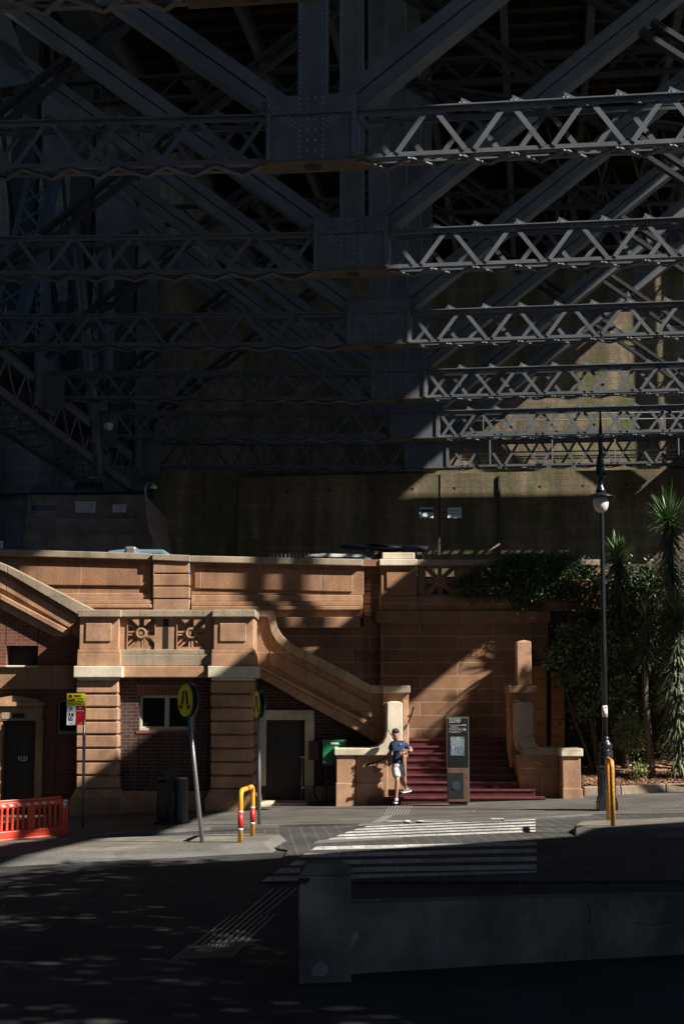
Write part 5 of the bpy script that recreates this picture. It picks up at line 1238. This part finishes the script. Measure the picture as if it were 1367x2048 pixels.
# vehicles
def vehicle(name, lab, cat, x0, y0, L, Wd, H, mat, kind='car', flip=False):
    z0 = 5.16; t = thing(name, lab, cat, (x0 + L / 2, y0 + Wd / 2, z0), None)
    if kind == 'car': prof = [(0, .35), (.02, .62), (.2, .66), (.3, .97), (.42, 1.0), (.68, .99), (.84, .74), (.98, .7), (1, .35)]
    elif kind == 'van': prof = [(0, .3), (.01, .62), (.12, .66), (.22, .96), (.3, 1.0), (.97, 1.0), (1, .9), (1, .3)]
    else: prof = [(0, .3), (.01, .55), (.2, .62), (.3, .96), (.36, 1.0), (.52, 1.0), (.56, .93), (.57, .6), (1, .6), (1, .3)]
    if flip: prof = [(1 - a, b) for a, b in prof][::-1]
    body = [(a, b) for a, b in prof]
    m = MB(); n = len(body)
    rows = []
    for s, ins in ((0, .0), (.06, -1), (.94, -1), (1, .0)):
        row = []
        for a, b in body:
            zz = b * H; inset = max(0, (b - .62)) * .32 * (1 if s in (0, 1) else 0)
            yy = Wd * (s if s in (0, 1) else s); yy = yy + (inset if s < .5 else -inset)
            if s in (.06, .94): inset2 = max(0, (b - .62)) * .32; yy = Wd * s + (inset2 if s < .5 else -inset2)
            if s in (0, 1): zz -= .03
            row.append(m.bm.verts.new((x0 + a * L, y0 + yy, z0 + zz)))
        rows.append(row)
    for A_, B_ in zip(rows, rows[1:]):
        for k in range(n): f = m.bm.faces.new([A_[k], A_[(k + 1) % n], B_[(k + 1) % n], B_[k]]); f.smooth = False
    m.bm.faces.new(rows[0]); m.bm.faces.new(rows[-1][::-1])
    m.build('body', mat, t, bevel=.03)
    hi = [(a, b) for a, b in body if b > .64]; a0 = min(a for a, b in hi if b > .9); a1 = max(a for a, b in hi if b > .9)
    for s in (-1, 1):
        yy = y0 + (Wd * .0 + .055 if s < 0 else Wd - .055); m = MB()
        m.prism([(x0 + (a0 - .05) * L, yy - .008 * 1 - (.05 if s < 0 else -.06), z0 + .66 * H), (x0 + (a1 + .04) * L, yy - (.058 if s < 0 else -.068), z0 + .66 * H), (x0 + (a1 - .01) * L, yy + (.02 if s < 0 else -.02), z0 + .92 * H), (x0 + (a0 + .02) * L, yy + (.02 if s < 0 else -.02), z0 + .92 * H)], (0, -.012 * s * -1, 0)); m.build('side_window', 'glass', t)
    for wx in (.18, .8):
        for yy in (y0 + .0, y0 + Wd - .2):
            m = MB(); c = Vector((x0 + wx * L, yy, z0 + .33)); ringn = 20
            m.prism([c + Vector((math.cos(2 * PI * k / ringn) * .33, 0, math.sin(2 * PI * k / ringn) * .33)) for k in range(ringn)], (0, .2, 0)); w = m.build('wheel', 'black', t)
            m = MB(); m.prism([c + Vector((math.cos(2 * PI * k / ringn) * .2, -.01, math.sin(2 * PI * k / ringn) * .2)) for k in range(ringn)], (0, .22, 0)); m.build('rim', 'galv', w)
    return t
M['car_white'] = flat('white_car_paint', (.62, .66, .70), .2, 0, .04); M['car_blue'] = flat('pale_blue_car_paint', (.20, .32, .42), .22, .2, .05); M['car_dark'] = flat('dark_ute_paint', (.03, .03, .035), .25, .2, .05)
def roofz(px, py, Y): return P(px, py, Y).z - 5.16
Yc = 41.5
xa = P(600, 1112, Yc).x; vehicle('parked_car', 'white car whose roof shows above the parapet left of the corner pilaster', 'car', xa - 1.1, Yc, 4.3, 1.75, roofz(660, 1107, Yc + .3), 'car_white')
xa = P(198, 1100, Yc).x; vehicle('parked_car', 'pale blue car whose roof shows above the parapet at the upper left', 'car', xa - 1.0, Yc, 4.2, 1.75, roofz(235, 1098.5, Yc + .3), 'car_blue')
xa = P(700, 1110, 44).x; ut = vehicle('utility_truck', 'dark utility truck with long black tubes on its roof rack', 'truck', xa - .9, 44, 5.0, 1.8, roofz(760, 1106, 44), 'car_dark', 'ute')
m = MB(); m.tube([P(682, 1093, 44.3), P(855, 1098.5, 44.3)], .1, 12); m.tube([P(684, 1092, 44.9), P(850, 1097, 44.9)], .09, 12); m.build('roof_tube', 'black_metal', ut)
m = MB()
for px in (735, 845): m.beam(P(px, 1096, 44.3), P(px, 1125, 44.3), .06, .06, up=(0, 1, 0)); m.beam(P(px, 1100, 44.1), P(px, 1100, 45.4), .05, .05)
m.build('rack_leg', 'dark_metal', ut)
lt = MB(); lt.pbox(249, 1092.5, 272, 1112, Yc - .4, Yc + .2); tag(lt.build('silver_box', 'galv', bevel=.06), 'small silver utility box standing just behind the parapet', 'box')
# ================================================================ PLANTING
import numpy as np
def leafmat(name, c1, c2, rough=.45, spec=.5):
    m, n, l, b = newmat(name, rough, 0, spec); c1, c2 = ka(c1), ka(c2); t = noise(n, l, 3.5, 4, .6); r = ramp(n, [(.35, c1), (.65, c2)]); l.new(t.outputs[0], r.inputs[0]); l.new(r.outputs[0], b.inputs['Base Color']); return m
M['leaf_dark'] = leafmat('dark_glossy_leaf', (.022, .055, .018), (.055, .105, .035)); M['leaf_mid'] = leafmat('mid_green_leaf', (.10, .17, .07), (.19, .27, .12)); M['leaf_light'] = leafmat('variegated_pale_leaf', (.22, .27, .10), (.36, .40, .18))
M['leaf_brown'] = leafmat('dry_brown_leaf', (.16, .08, .04), (.22, .12, .05), .8, .1)
M['yucca'] = leafmat('strap_leaf', (.09, .20, .06), (.20, .33, .13), .35); M['yucca_old'] = leafmat('old_grey_green_leaf', (.12, .17, .09), (.24, .28, .17), .55); M['bark'] = flat('palm_bark', (.10, .075, .055), .9, var=.4, scale=15, bmp=.02)
def leaves(name, blobs, n, size, mats, wts, seed, parent=None, label=None, clump=9, hang=0.0, sat=True):
    """many small leaf faces in twig clumps spread through ellipsoids (cx,cy,cz,rx,ry,rz)"""
    rg = np.random.RandomState(seed); vs = []; fs = []; mi = []
    extra = []
    for b in blobs:
        for q in range(9):
            d = rg.normal(size=3); d /= np.linalg.norm(d); f = rg.uniform(.22, .42)
            extra.append((b[0] + d[0] * b[3] * .95, b[1] + d[1] * b[4] * .95, b[2] + d[2] * b[5] * (.95 if sat else .6), b[3] * f, b[4] * f, b[5] * f))
    blobs = list(blobs) + extra
    vol = np.array([b[3] * b[4] * b[5] for b in blobs]) ** .75; vol /= vol.sum()
    nc = n // clump
    which = rg.choice(len(blobs), nc, p=vol)
    for w in which:
        cx, cy, cz, rx, ry, rz = blobs[w]
        d = rg.normal(size=3); d /= np.linalg.norm(d); rr = rg.uniform(.35, 1.0) ** .55 * rg.uniform(.85, 1.12)
        c = np.array([cx + d[0] * rx * rr, cy + d[1] * ry * rr, cz + d[2] * rz * rr]); tw = rg.normal(size=3); tw /= np.linalg.norm(tw); tw[2] -= hang
        mm = rg.choice(len(mats), p=wts)
        for k in range(clump):
            p = c + tw * size * rg.uniform(-1.6, 1.6) + rg.normal(size=3) * size * .7
            a = rg.normal(size=3) + d * .6; a[2] += .2 - hang; a /= np.linalg.norm(a); b = np.cross(a, rg.normal(size=3)); b /= np.linalg.norm(b) + 1e-6
            s = size * rg.uniform(.6, 1.2); i = len(vs); nn = np.cross(a, b)
            vs += [p, p + a * s * .5 + b * s * .27 + nn * s * .06, p + a * s, p + a * s * .5 - b * s * .27 + nn * s * .06]; fs.append((i, i + 1, i + 2, i + 3)); mi.append(mm)
    vs = np.array(vs); org = np.array([vs[:, 0].mean(), vs[:, 1].mean(), vs[:, 2].min()])
    if parent is not None: org = np.array(parent['_gp'])
    me = bpy.data.meshes.new(name); me.from_pydata((vs - org).tolist(), [], fs); me.polygons.foreach_set('material_index', mi)
    for q in mats: me.materials.append(M[q])
    o = bpy.data.objects.new(name, me); COL.objects.link(o)
    if parent is not None: o.parent = parent
    else: o.location = org
    if label: o['label'] = label
    return o
def B(px, py, Y, rpx, rpy, ry): c = P(px, py, Y); k = Y / F; return (c.x, c.y, c.z, rpx * k, ry, rpy * k)
def twigs(par, base, ends, r=.04):
    m = MB()
    for e in ends:
        b = Vector(base); e = Vector(e); mid = b.lerp(e, .5) + Vector((random.uniform(-.2, .2), random.uniform(-.1, .1), .1)); m.tube([b, mid, e], [r, r * .6, r * .25], 6)
    return m.build('trunk', 'bark', par)
ov = thing('overhanging_shrub', 'dark leafy shrub spilling over the parapet above the stairs', 'shrub', P(1010, 1180, 38.4))
leaves('crown', [B(1010, 1165, 38.1, 75, 42, .4), B(1075, 1160, 38.1, 70, 58, .5), B(950, 1180, 38.2, 40, 26, .3), B(1040, 1140, 38.4, 60, 30, .5), B(1130, 1150, 38.2, 60, 45, .5)], 26000, .075, ['leaf_dark', 'leaf_mid'], [.85, .15], 3, ov)
twigs(ov, P(1040, 1180, 38.9), [P(960, 1190, 38), P(1000, 1150, 38), P(1080, 1130, 38.1), P(1120, 1200, 37.9), P(1040, 1215, 37.9)])
iv = thing('climbing_plant', 'ivy and creeper mass with sunlit leaf tips covering the garden wall', 'climbing plant', P(1210, 1560, 38.3))
leaves('crown', [B(1215, 1230, 38.3, 85, 95, .5), B(1160, 1300, 37.9, 45, 70, .45), B(1250, 1340, 38.3, 70, 90, .4), B(1310, 1180, 38.4, 60, 55, .4), B(1180, 1400, 38.2, 50, 70, .35), B(1280, 1160, 38.5, 60, 35, .35), B(1330, 1350, 38.4, 50, 120, .4), B(1210, 1500, 38.3, 60, 55, .3), B(1320, 1500, 38.3, 70, 55, .3), B(1440, 1240, 38.4, 90, 110, .4), B(1440, 1420, 38.4, 90, 110, .4)], 24000, .12, ['leaf_dark', 'leaf_mid', 'leaf_light', 'leaf_brown'], [.82, .10, .04, .04], 5, iv)
twigs(iv, P(1230, 1560, 38.2), [P(1150, 1350, 38), P(1200, 1250, 38.1), P(1280, 1200, 38.2), P(1320, 1300, 38.2)], .07)
fs_ = thing('broadleaf_shrub', 'glossy broad leaved shrub whose lit branch tips reach out beside the stair pillar', 'shrub', P(1190, 1560, 37))
leaves('crown', [B(1125, 1315, 37.2, 34, 26, .3), B(1150, 1350, 37.2, 30, 22, .3), B(1160, 1290, 37.4, 38, 40, .3), B(1200, 1360, 37.3, 45, 50, .35), B(1215, 1290, 37.2, 40, 35, .3), B(1168, 1415, 37.2, 18, 22, .2)], 9000, .11, ['leaf_mid', 'leaf_dark', 'leaf_light'], [.55, .3, .15], 8, fs_, clump=7)
twigs(fs_, P(1195, 1565, 37.1), [P(1110, 1310, 37.1), P(1150, 1345, 37.1), P(1165, 1290, 37.3), P(1215, 1290, 37.2), P(1200, 1350, 37.2)], .05)
hd_ = thing('variegated_bush', 'round bush with pale variegated leaves behind the lamp base', 'bush', P(1262, 1530, 36.8))
leaves('crown', [B(1262, 1470, 36.8, 28, 38, .35), B(1250, 1445, 36.8, 18, 14, .25)], 4200, .07, ['leaf_light', 'leaf_mid'], [.45, .55], 11, hd_); twigs(hd_, P(1262, 1535, 36.8), [P(1250, 1460, 36.8), P(1275, 1450, 36.8)], .03)
sp_ = thing('small_plant', 'small bright leaved plant growing alone in the bark mulch', 'plant', P(1277, 1549, 35.9))
leaves('crown', [B(1277, 1539, 35.9, 12, 9, .15)], 350, .09, ['leaf_light'], [1.0], 12, sp_, clump=5); twigs(sp_, P(1277, 1550, 35.9), [P(1275, 1540, 35.9)], .012)
def yucca(px, py, Y, R, n, skirt, trunk_py, lab, seed, gr=.3, young=False):
    """rosette of long arching strap leaves on a trunk, with a skirt of old hanging leaves"""
    rd = random.Random(seed); c = P(px, py, Y); zb = P(px, trunk_py, Y).z
    t = thing('yucca', lab, 'yucca', (c.x, c.y, zb), 'yuccas in the garden bed')
    m = MB(); m.tube([(c.x + .1, c.y + .05, zb), (c.x - .03, c.y, (zb + c.z) / 2), (c.x, c.y, c.z)], [.11, .08, .07], 8); m.build('trunk', 'bark', t)
    def strap(m, o, az, el, L, w, droop):
        d = Vector((math.cos(az) * math.cos(el), math.sin(az) * math.cos(el), math.sin(el))); sd = Vector((-math.sin(az), math.cos(az), 0)); p = Vector(o); prev = None; S = 5
        for k in range(S + 1):
            ww = w * (.55 + .45 * math.sin(PI * min(1, k / S + .25))) * (1 - (k / S) ** 3); a = m.bm.verts.new(p - sd * ww / 2); b = m.bm.verts.new(p + sd * ww / 2)
            if prev: m.bm.faces.new([prev[0], prev[1], b, a])
            prev = (a, b); p = p + d * (L / S); d = (d + Vector((0, 0, -droop / S))).normalized()
    m = MB()
    for k in range(n):
        el = rd.uniform(-.35, 1.45) if not young else rd.uniform(.3, 1.45)
        strap(m, c + Vector((0, 0, rd.uniform(-.2, .1))), rd.uniform(0, 2 * PI), el, R * rd.uniform(.75, 1.1), .06, rd.uniform(.05, .45) if el > .4 else rd.uniform(.5, 1.1))
    m.build('leaf_rosette', 'yucca', t)
    if skirt:
        m = MB(); zs = P(px, skirt, Y).z
        for k in range(int((c.z - zs) * 150)):
            z = rd.uniform(zs, c.z); strap(m, (c.x + rd.uniform(-.05, .05), c.y, z), rd.uniform(0, 2 * PI), rd.uniform(-.9, .15), R * rd.uniform(.6, .95), .055, rd.uniform(.5, 1.1))
        m.build('leaf_skirt', 'yucca_old', t)
yucca(1234, 1120, 37.5, .82, 150, 1440, 1570, 'yucca with a spiky crown directly behind the lamp pole', 1)
yucca(1338, 1045, 36.5, 1.05, 190, 1400, 1575, 'tallest yucca, its crown highest at the right picture edge', 2)
yucca(1287, 1225, 36.0, .62, 30, 1330, 1570, 'young yucca with a few upright bright leaves between the two tall ones', 3, young=True)
yucca(1350, 1232, 35.9, .9, 140, 1530, 1575, 'lower yucca with long hanging leaf skirt at the right picture edge', 4)
# added unseen trees on the right, crowns shaped to shade stair and garden walls
def tree(lab, base, blobs, n, seed, size=.2):
    t = thing('shade_tree', lab, 'tree', base)
    leaves('crown', blobs, n, size, ['leaf_dark', 'leaf_mid'], [.6, .4], seed, t, sat=False)
    twigs(t, base, [Vector(b[:3]) for b in blobs], .22)
tree('added leafy tree out of view on the right, crown shaped to shade the stair wall', (15.8, 33.6, .4), [(14.6, 33.2, 11.0, 1.4, 1.2, .85), (14.3, 31.8, 10.95, .9, .9, 1.0), (14.2, 30.25, 10.3, .85, .9, .95)], 18000, 21)
tree('added slender tree out of view on the right, placed to shade the garden wall', (12.4, 35.4, .4), [(12.2, 35.6, 7.6, 1.5, 1.0, 2.2), (12.0, 36.2, 5.6, 1.2, .8, 1.2)], 7000, 25, .16)  # added crown, throws broken shade over the planting
# unseen block behind the viewer, added and sized to shade the near road
nb = thing('near_road_blocker', 'unseen block behind the viewer on the right, added to shade the near road', 'building', (25, 8, 0))
m = MB(); q0 = Vector((8.0, 11.15, 0)); e = Vector((.9469, .3216, 0)); s = Vector((.3216, -.9469, 0))
def bld(m, u0, u1, v0, v1, z0, z1): m.prism([q0 + e * u0 + s * v0 + Zv * z0, q0 + e * u1 + s * v0 + Zv * z0, q0 + e * u1 + s * v1 + Zv * z0, q0 + e * u0 + s * v1 + Zv * z0], Zv * (z1 - z0))
bld(m, 8, 40, 0, 14, -1, 17); m.build('walls', 'concrete', nb)
m = MB(); bld(m, 7.7, 40.3, -.25, .6, 16.2, 16.9); m.build('cornice', 'concrete', nb)

lbld = thing('left_sky_blocker', 'unseen long block on the left, added to cut the sky light', 'building', (-42, 25, 0))  # added out of view on the left to lower the ambient light
m = MB(); m.box(-60, -34, -30, 62, -2, 24); m.build('walls', 'concrete', lbld)
m = MB(); m.box(-60.2, -33.7, -30.3, 62.3, 24.0, 24.6); m.build('cornice', 'concrete', lbld)
bbld = thing('rear_sky_blocker', 'unseen block behind the viewer, added to cut the sky light', 'building', (-10, -25, 0))  # added behind the viewer to darken the ambient
m = MB(); m.box(-33, 4, -40, -22, -2, 20); m.build('walls', 'concrete', bbld)

tree('added spreading tree out of view, put in to dapple the near road', (8.5, 11.5, -.1), [(7, 15.5, 10, 2.1, 2.1, 1.4), (9.6, 16, 10.5, 2.1, 2, 1.4), (8, 12.5, 10, 2.1, 2.1, 1.4), (10.6, 13, 10.6, 2.1, 2.1, 1.4), (12.8, 13.2, 11.5, 2.0, 2.0, 1.4)], 14000, 33, .26)  # two unseen trees, added to break the sun on the near road into dapples
tree('second added tree nearer the viewer, put in to dapple the near road', (8.8, 7.5, -.1), [(6.5, 10, 9.5, 2.1, 2.1, 1.4), (9, 9.5, 10, 2.1, 2.1, 1.4), (11.5, 9.5, 10.6, 2.2, 2.1, 1.4), (7, 7, 9, 2.1, 2.1, 1.4), (10, 6.5, 9.5, 2.2, 2.1, 1.4), (13, 7, 11, 2.2, 2.2, 1.4)], 14000, 34, .26)
rb = thing('right_sky_blocker', 'unseen long block far to the right, added to cut the low sky light', 'building', (68, 50, 0))  # added out of view to block low sky from the right
m = MB(); m.box(62, 75, -30, 130, -2, 27); m.build('walls', 'concrete', rb)
m = MB(); m.box(61.7, 75.3, -30.3, 130.3, 27, 27.6); m.build('cornice', 'concrete', rb)
# ================================================================ THE RUNNER
M['skin'] = flat('bare_skin', (.46, .25, .165), .5, 0, .06, 8); M['hair'] = flat('short_grey_hair', (.12, .10, .09), .8)  # skin is one even colour
M['navy'] = flat('navy_cotton', (.014, .035, .11), .8, 0, .15, 15, bmp=.004); M['shorts'] = flat('white_cotton', (.66, .68, .72), .8, 0, .06, 12, bmp=.006)
M['cap'] = flat('dark_cap_cloth', (.03, .036, .034), .85, 0, .2, 20); M['shoe'] = flat('dark_mesh_shoe', (.05, .055, .07), .6); M['sole'] = flat('white_foam', (.7, .7, .7), .6)
YP = 33.8
def Q(px, py, dy=0): return P(px, py, YP + dy)
def skinned(name, verts, edges, mat, parent, sub=2, root=0):
    """grow a surface over a skeleton; verts: (point, rx, ry)"""
    me = bpy.data.meshes.new(name); org = Vector(parent['_gp']) if parent is not None else Vector((0, 0, 0))
    me.from_pydata([tuple(Vector(v[0]) - org) for v in verts], edges, [])
    o = bpy.data.objects.new(name, me); COL.objects.link(o)
    if parent is not None: o.parent = parent; o['_gp'] = tuple(org)
    md = o.modifiers.new('skin', 'SKIN'); md.use_smooth_shade = True
    if len(me.skin_vertices) == 0: raise RuntimeError('no skin layer')
    for i, v in enumerate(verts): me.skin_vertices[0].data[i].radius = (v[1], v[2]); 
    me.skin_vertices[0].data[root].use_root = True
    if sub: s = o.modifiers.new('sub', 'SUBSURF'); s.levels = sub; s.render_levels = sub
    bpy.context.view_layer.update()
    dg = bpy.context.evaluated_depsgraph_get(); m2 = bpy.data.meshes.new_from_object(o.evaluated_get(dg)); o.modifiers.clear(); o.data = m2; bpy.data.meshes.remove(me)
    m2.materials.clear(); m2.materials.append(M[mat]); m2.name = name
    for p in m2.polygons: p.use_smooth = True
    return o
runner = thing('person', 'man in dark cap, navy t-shirt and white shorts running off the stair foot', 'person', G(790, 1608, 0))
V = []; E = []
def add(p, rx, ry=None, to=None):
    V.append((p, rx, ry or rx)); i = len(V) - 1
    if to is not None: E.append((to, i))
    return i
pel = add(Q(795, 1526), .135, .10)
sp1 = add(Q(795, 1514), .125, .095, pel); sp2 = add(Q(796, 1502), .135, .10, sp1); ch = add(Q(796, 1491), .15, .105, sp2)
nk0 = add(Q(793.5, 1481, -.01), .075, .07, ch); nk = add(Q(792, 1478, -.03), .058, .06, nk0)
jaw = add(Q(791, 1473.5, -.06), .07, .08, nk); hd_ = add(Q(790.8, 1467, -.04), .085, .1, jaw); cr = add(Q(790.6, 1461.5, -.03), .068, .083, hd_)
def arm(sh, el, wr, s0):
    a = add(sh, .062, .062, s0); b = add(sh.lerp(el, .45), .05, .05, a); c = add(el, .04, .042, b); d = add(el.lerp(wr, .35), .041, .043, c); e = add(wr, .026, .03, d); return e
ar = arm(Q(807, 1487, 0), Q(823, 1500, .06), Q(810, 1506.5, -.26), ch); al = arm(Q(783.5, 1487.5, .0), Q(779.5, 1507, .12), Q(773.5, 1521, -.02), ch)
def hand(w, d, side, nrm, curl):
    """palm and five separate fingers; d along the hand, side across, nrm out of the palm"""
    base = V[w][0]; d, side, nrm = d.normalized(), side.normalized(), nrm.normalized()
    pm = add(base + d * .045, .034, .018, w); kn = add(base + d * .085, .036, .016, pm)
    for k, L in enumerate((.068, .078, .072, .056)):
        o = base + d * .09 + side * (k - 1.5) * .02; a = add(o, .0095, .0095, kn); dd = d; p = o
        for j, f in enumerate((.45, .32, .23)):
            dd = (dd * math.cos(curl) - nrm * -math.sin(curl)).normalized() if j else dd; p = p + dd * L * f; a = add(p, .0085 - j * .001, .0085 - j * .001, a)
    t = add(base + d * .03 - side * .035, .013, .012, pm); t = add(base + d * .06 - side * .058 + nrm * .01, .011, .01, t); add(base + d * .085 - side * .066 + nrm * .018, .009, .009, t)
hand(ar, Vector((-1, -.35, .05)), Vector((0, -.3, -1)), Vector((.2, -1, .1)) * -1, .75)
hand(al, Vector((-.3, -.1, -1)), Vector((1, -.2, 0)), Vector((-.3, 1, 0)), .35)
def leg(hip, kn, an, s0, thigh=.095):
    a = add(hip, thigh, thigh, s0); b = add(hip.lerp(kn, .5), thigh * .82, thigh * .85, a); c = add(kn, .055, .058, b); d = add(kn.lerp(an, .3), .056, .062, c); e = add(kn.lerp(an, .7), .038, .042, d); f = add(an, .034, .038, e); return f
l1 = leg(Q(790, 1532, -.02), Q(794, 1560.5, -.16), Q(791.8, 1597, -.12), pel); l2 = leg(Q(800.5, 1532, .02), Q(803, 1562, -.04), Q(812.5, 1577.5, .36), pel)
add(Q(790.5, 1604, -.18), .035, .03, l1); add(Q(807, 1581, .26), .03, .03, l2)
body = skinned('body', V, E, 'skin', runner)
# head details
m = MB(); c = Q(790.8, 1467.5, -.04)
m.tube([c + Vector((-.012, -.092, .006)), c + Vector((-.016, -.122, -.018)), c + Vector((-.013, -.108, -.03))], [.008, .013, .008], 6); m.build('nose', 'skin', runner)
for s in (-1, 1):
    m = MB(); m.lathe([(.002, -.012), (.011, 0), (.002, .012)], c + Vector((-.012 + s * .032, -.094, .0)), 8); m.build('eye', 'hair', runner)
    m = MB(); m.lathe([(.006, -.03), (.014, -.01), (.018, .015), (.008, .03)], c + Vector((s * .086, .0, -.01)), 8); m.build('ear', 'skin', runner)
m = MB(); m.tube([c + Vector((-.04, -.08, -.045)), c + Vector((-.014, -.09, -.048)), c + Vector((.012, -.08, -.045))], .006, 5); m.build('mouth', 'plaque', runner)
m = MB(); hc = Q(790.7, 1463.3, -.02)
m.bm.from_mesh(bpy.data.meshes.new('t')) if 0 else None
n = 20
def dome(m, c, rx, ry, rz, z0=-.02, rings=6):
    R = []
    for j in range(rings + 1):
        t = j / rings * PI / 2; zz_ = z0 + (rz - z0) * math.sin(t); q = math.cos(t)
        R.append([m.bm.verts.new(c + Vector((math.cos(2 * PI * k / n) * rx * max(q, .02), math.sin(2 * PI * k / n) * ry * max(q, .02), zz_))) for k in range(n)])
    for A_, B_ in zip(R, R[1:]):
        for k in range(n): f = m.bm.faces.new([A_[k], A_[(k + 1) % n], B_[(k + 1) % n], B_[k]]); f.smooth = True
    m.bm.faces.new(R[-1]); m.bm.faces.new(R[0][::-1])
dome(m, hc, .096, .112, .085)
m.prism([hc + Vector((-.075 + .02 * math.cos(0), -.07, .0)), hc + Vector((-.08, -.11, .002)), hc + Vector((-.055, -.13, .004)), hc + Vector((-.01, -.138, .006)), hc + Vector((.035, -.13, .004)), hc + Vector((.06, -.1, .002)), hc + Vector((.06, -.07, 0))], (0, 0, .012))
m.build('cap', 'cap', runner)
m = MB(); dome(m, hc + Vector((.004, .02, -.035)), .08, .092, .03, -.02); m.build('hair', 'hair', runner)
# t-shirt
V2 = []; E2 = []
def a2(p, rx, ry, to=None):
    V2.append((p, rx, ry)); i = len(V2) - 1
    if to is not None: E2.append((to, i))
    return i
b0 = a2(Q(795, 1512), .165, .13); a2(Q(794.5, 1524.5), .172, .135, b0); b1 = a2(Q(796, 1501), .165, .13, b0); b2 = a2(Q(796, 1491.5), .175, .125, b1); b3 = a2(Q(794.5, 1484.5, 0), .12, .10, b2); a2(Q(793.3, 1480.8, -.01), .072, .07, b3)
for sh, el in ((Q(807, 1487.5, 0), Q(823, 1500, .06)), (Q(783.5, 1488, 0), Q(779.5, 1507, .12))):
    k = a2(sh, .083, .083, b2); k = a2(sh.lerp(el, .35), .079, .079, k); a2(sh.lerp(el, .66), .078, .076, k)
sh_ = skinned('t_shirt', V2, E2, 'navy', runner)
m = MB(); c = Q(800.5, 1488.5, -.155); m.tube([c + Vector((0, 0, -.012)), c + Vector((.004, 0, .012))], .012, 6); m.build('chest_logo', 'sign_white', sh_)
V2 = []; E2 = []
b0 = a2(Q(795, 1527), .158, .13); b1 = a2(Q(795, 1521.5), .15, .125, b0)
k = a2(Q(790.5, 1538, -.05), .108, .12, b0); k = a2(Q(793, 1549, -.11), .102, .115, k); a2(Q(794, 1557, -.15), .104, .115, k)
k = a2(Q(800.5, 1538, .0), .108, .12, b0); k = a2(Q(801.5, 1549, -.02), .10, .115, k); a2(Q(802, 1556.5, -.03), .10, .112, k)
skinned('shorts', V2, E2, 'shorts', runner)
def shoe(heel, toe, up, nm='shoe'):
    d = (toe - heel); L = d.length; d = d.normalized(); up = (up - d * up.dot(d)).normalized()
    V3 = [(heel + up * .045, .042, .045), (heel + d * L * .35 + up * .042, .042, .043), (heel + d * L * .7 + up * .03, .046, .032), (heel + d * L * .95 + up * .022, .036, .022), (heel + up * .085 + d * .02, .04, .04)]
    o = skinned(nm, V3, [(0, 1), (1, 2), (2, 3), (0, 4)], 'shoe', runner)
    sd = d.cross(up); m = MB(); pts = []
    for t, w in ((-.12, .03), (0, .043), (.35, .044), (.7, .052), (.98, .034), (1.06, .0)): pts.append((t, w))
    poly = [heel + d * L * t + sd * w for t, w in pts] + [heel + d * L * t - sd * w for t, w in pts[:-1]][::-1]
    m.prism([p - up * .002 for p in poly], up * .03); m.build('sole', 'sole', o)
shoe(Q(791.8, 1606.5, -.06), Q(789, 1607, -.28) , Vector((0, 0, 1)))
shoe(Q(818.5, 1582.5, .42), Q(801.5, 1585.5, .22), Vector((.25, 0, 1)))
for a, mt in ((Q(791.8, 1599.5, -.12), 'shorts'), (Q(812, 1579, .35), 'shorts')):
    m = MB(); m.lathe([(.046, -.03), (.046, .035)], a, 12); m.build('sock', mt, runner)
m = MB(); c = V[ar][0]; m.lathe([(.036, -.018), (.036, .018)], c, 12); m.build('wrist_watch', 'black', runner)
for o in bpy.data.objects:
    if '_gp' in o: del o['_gp']
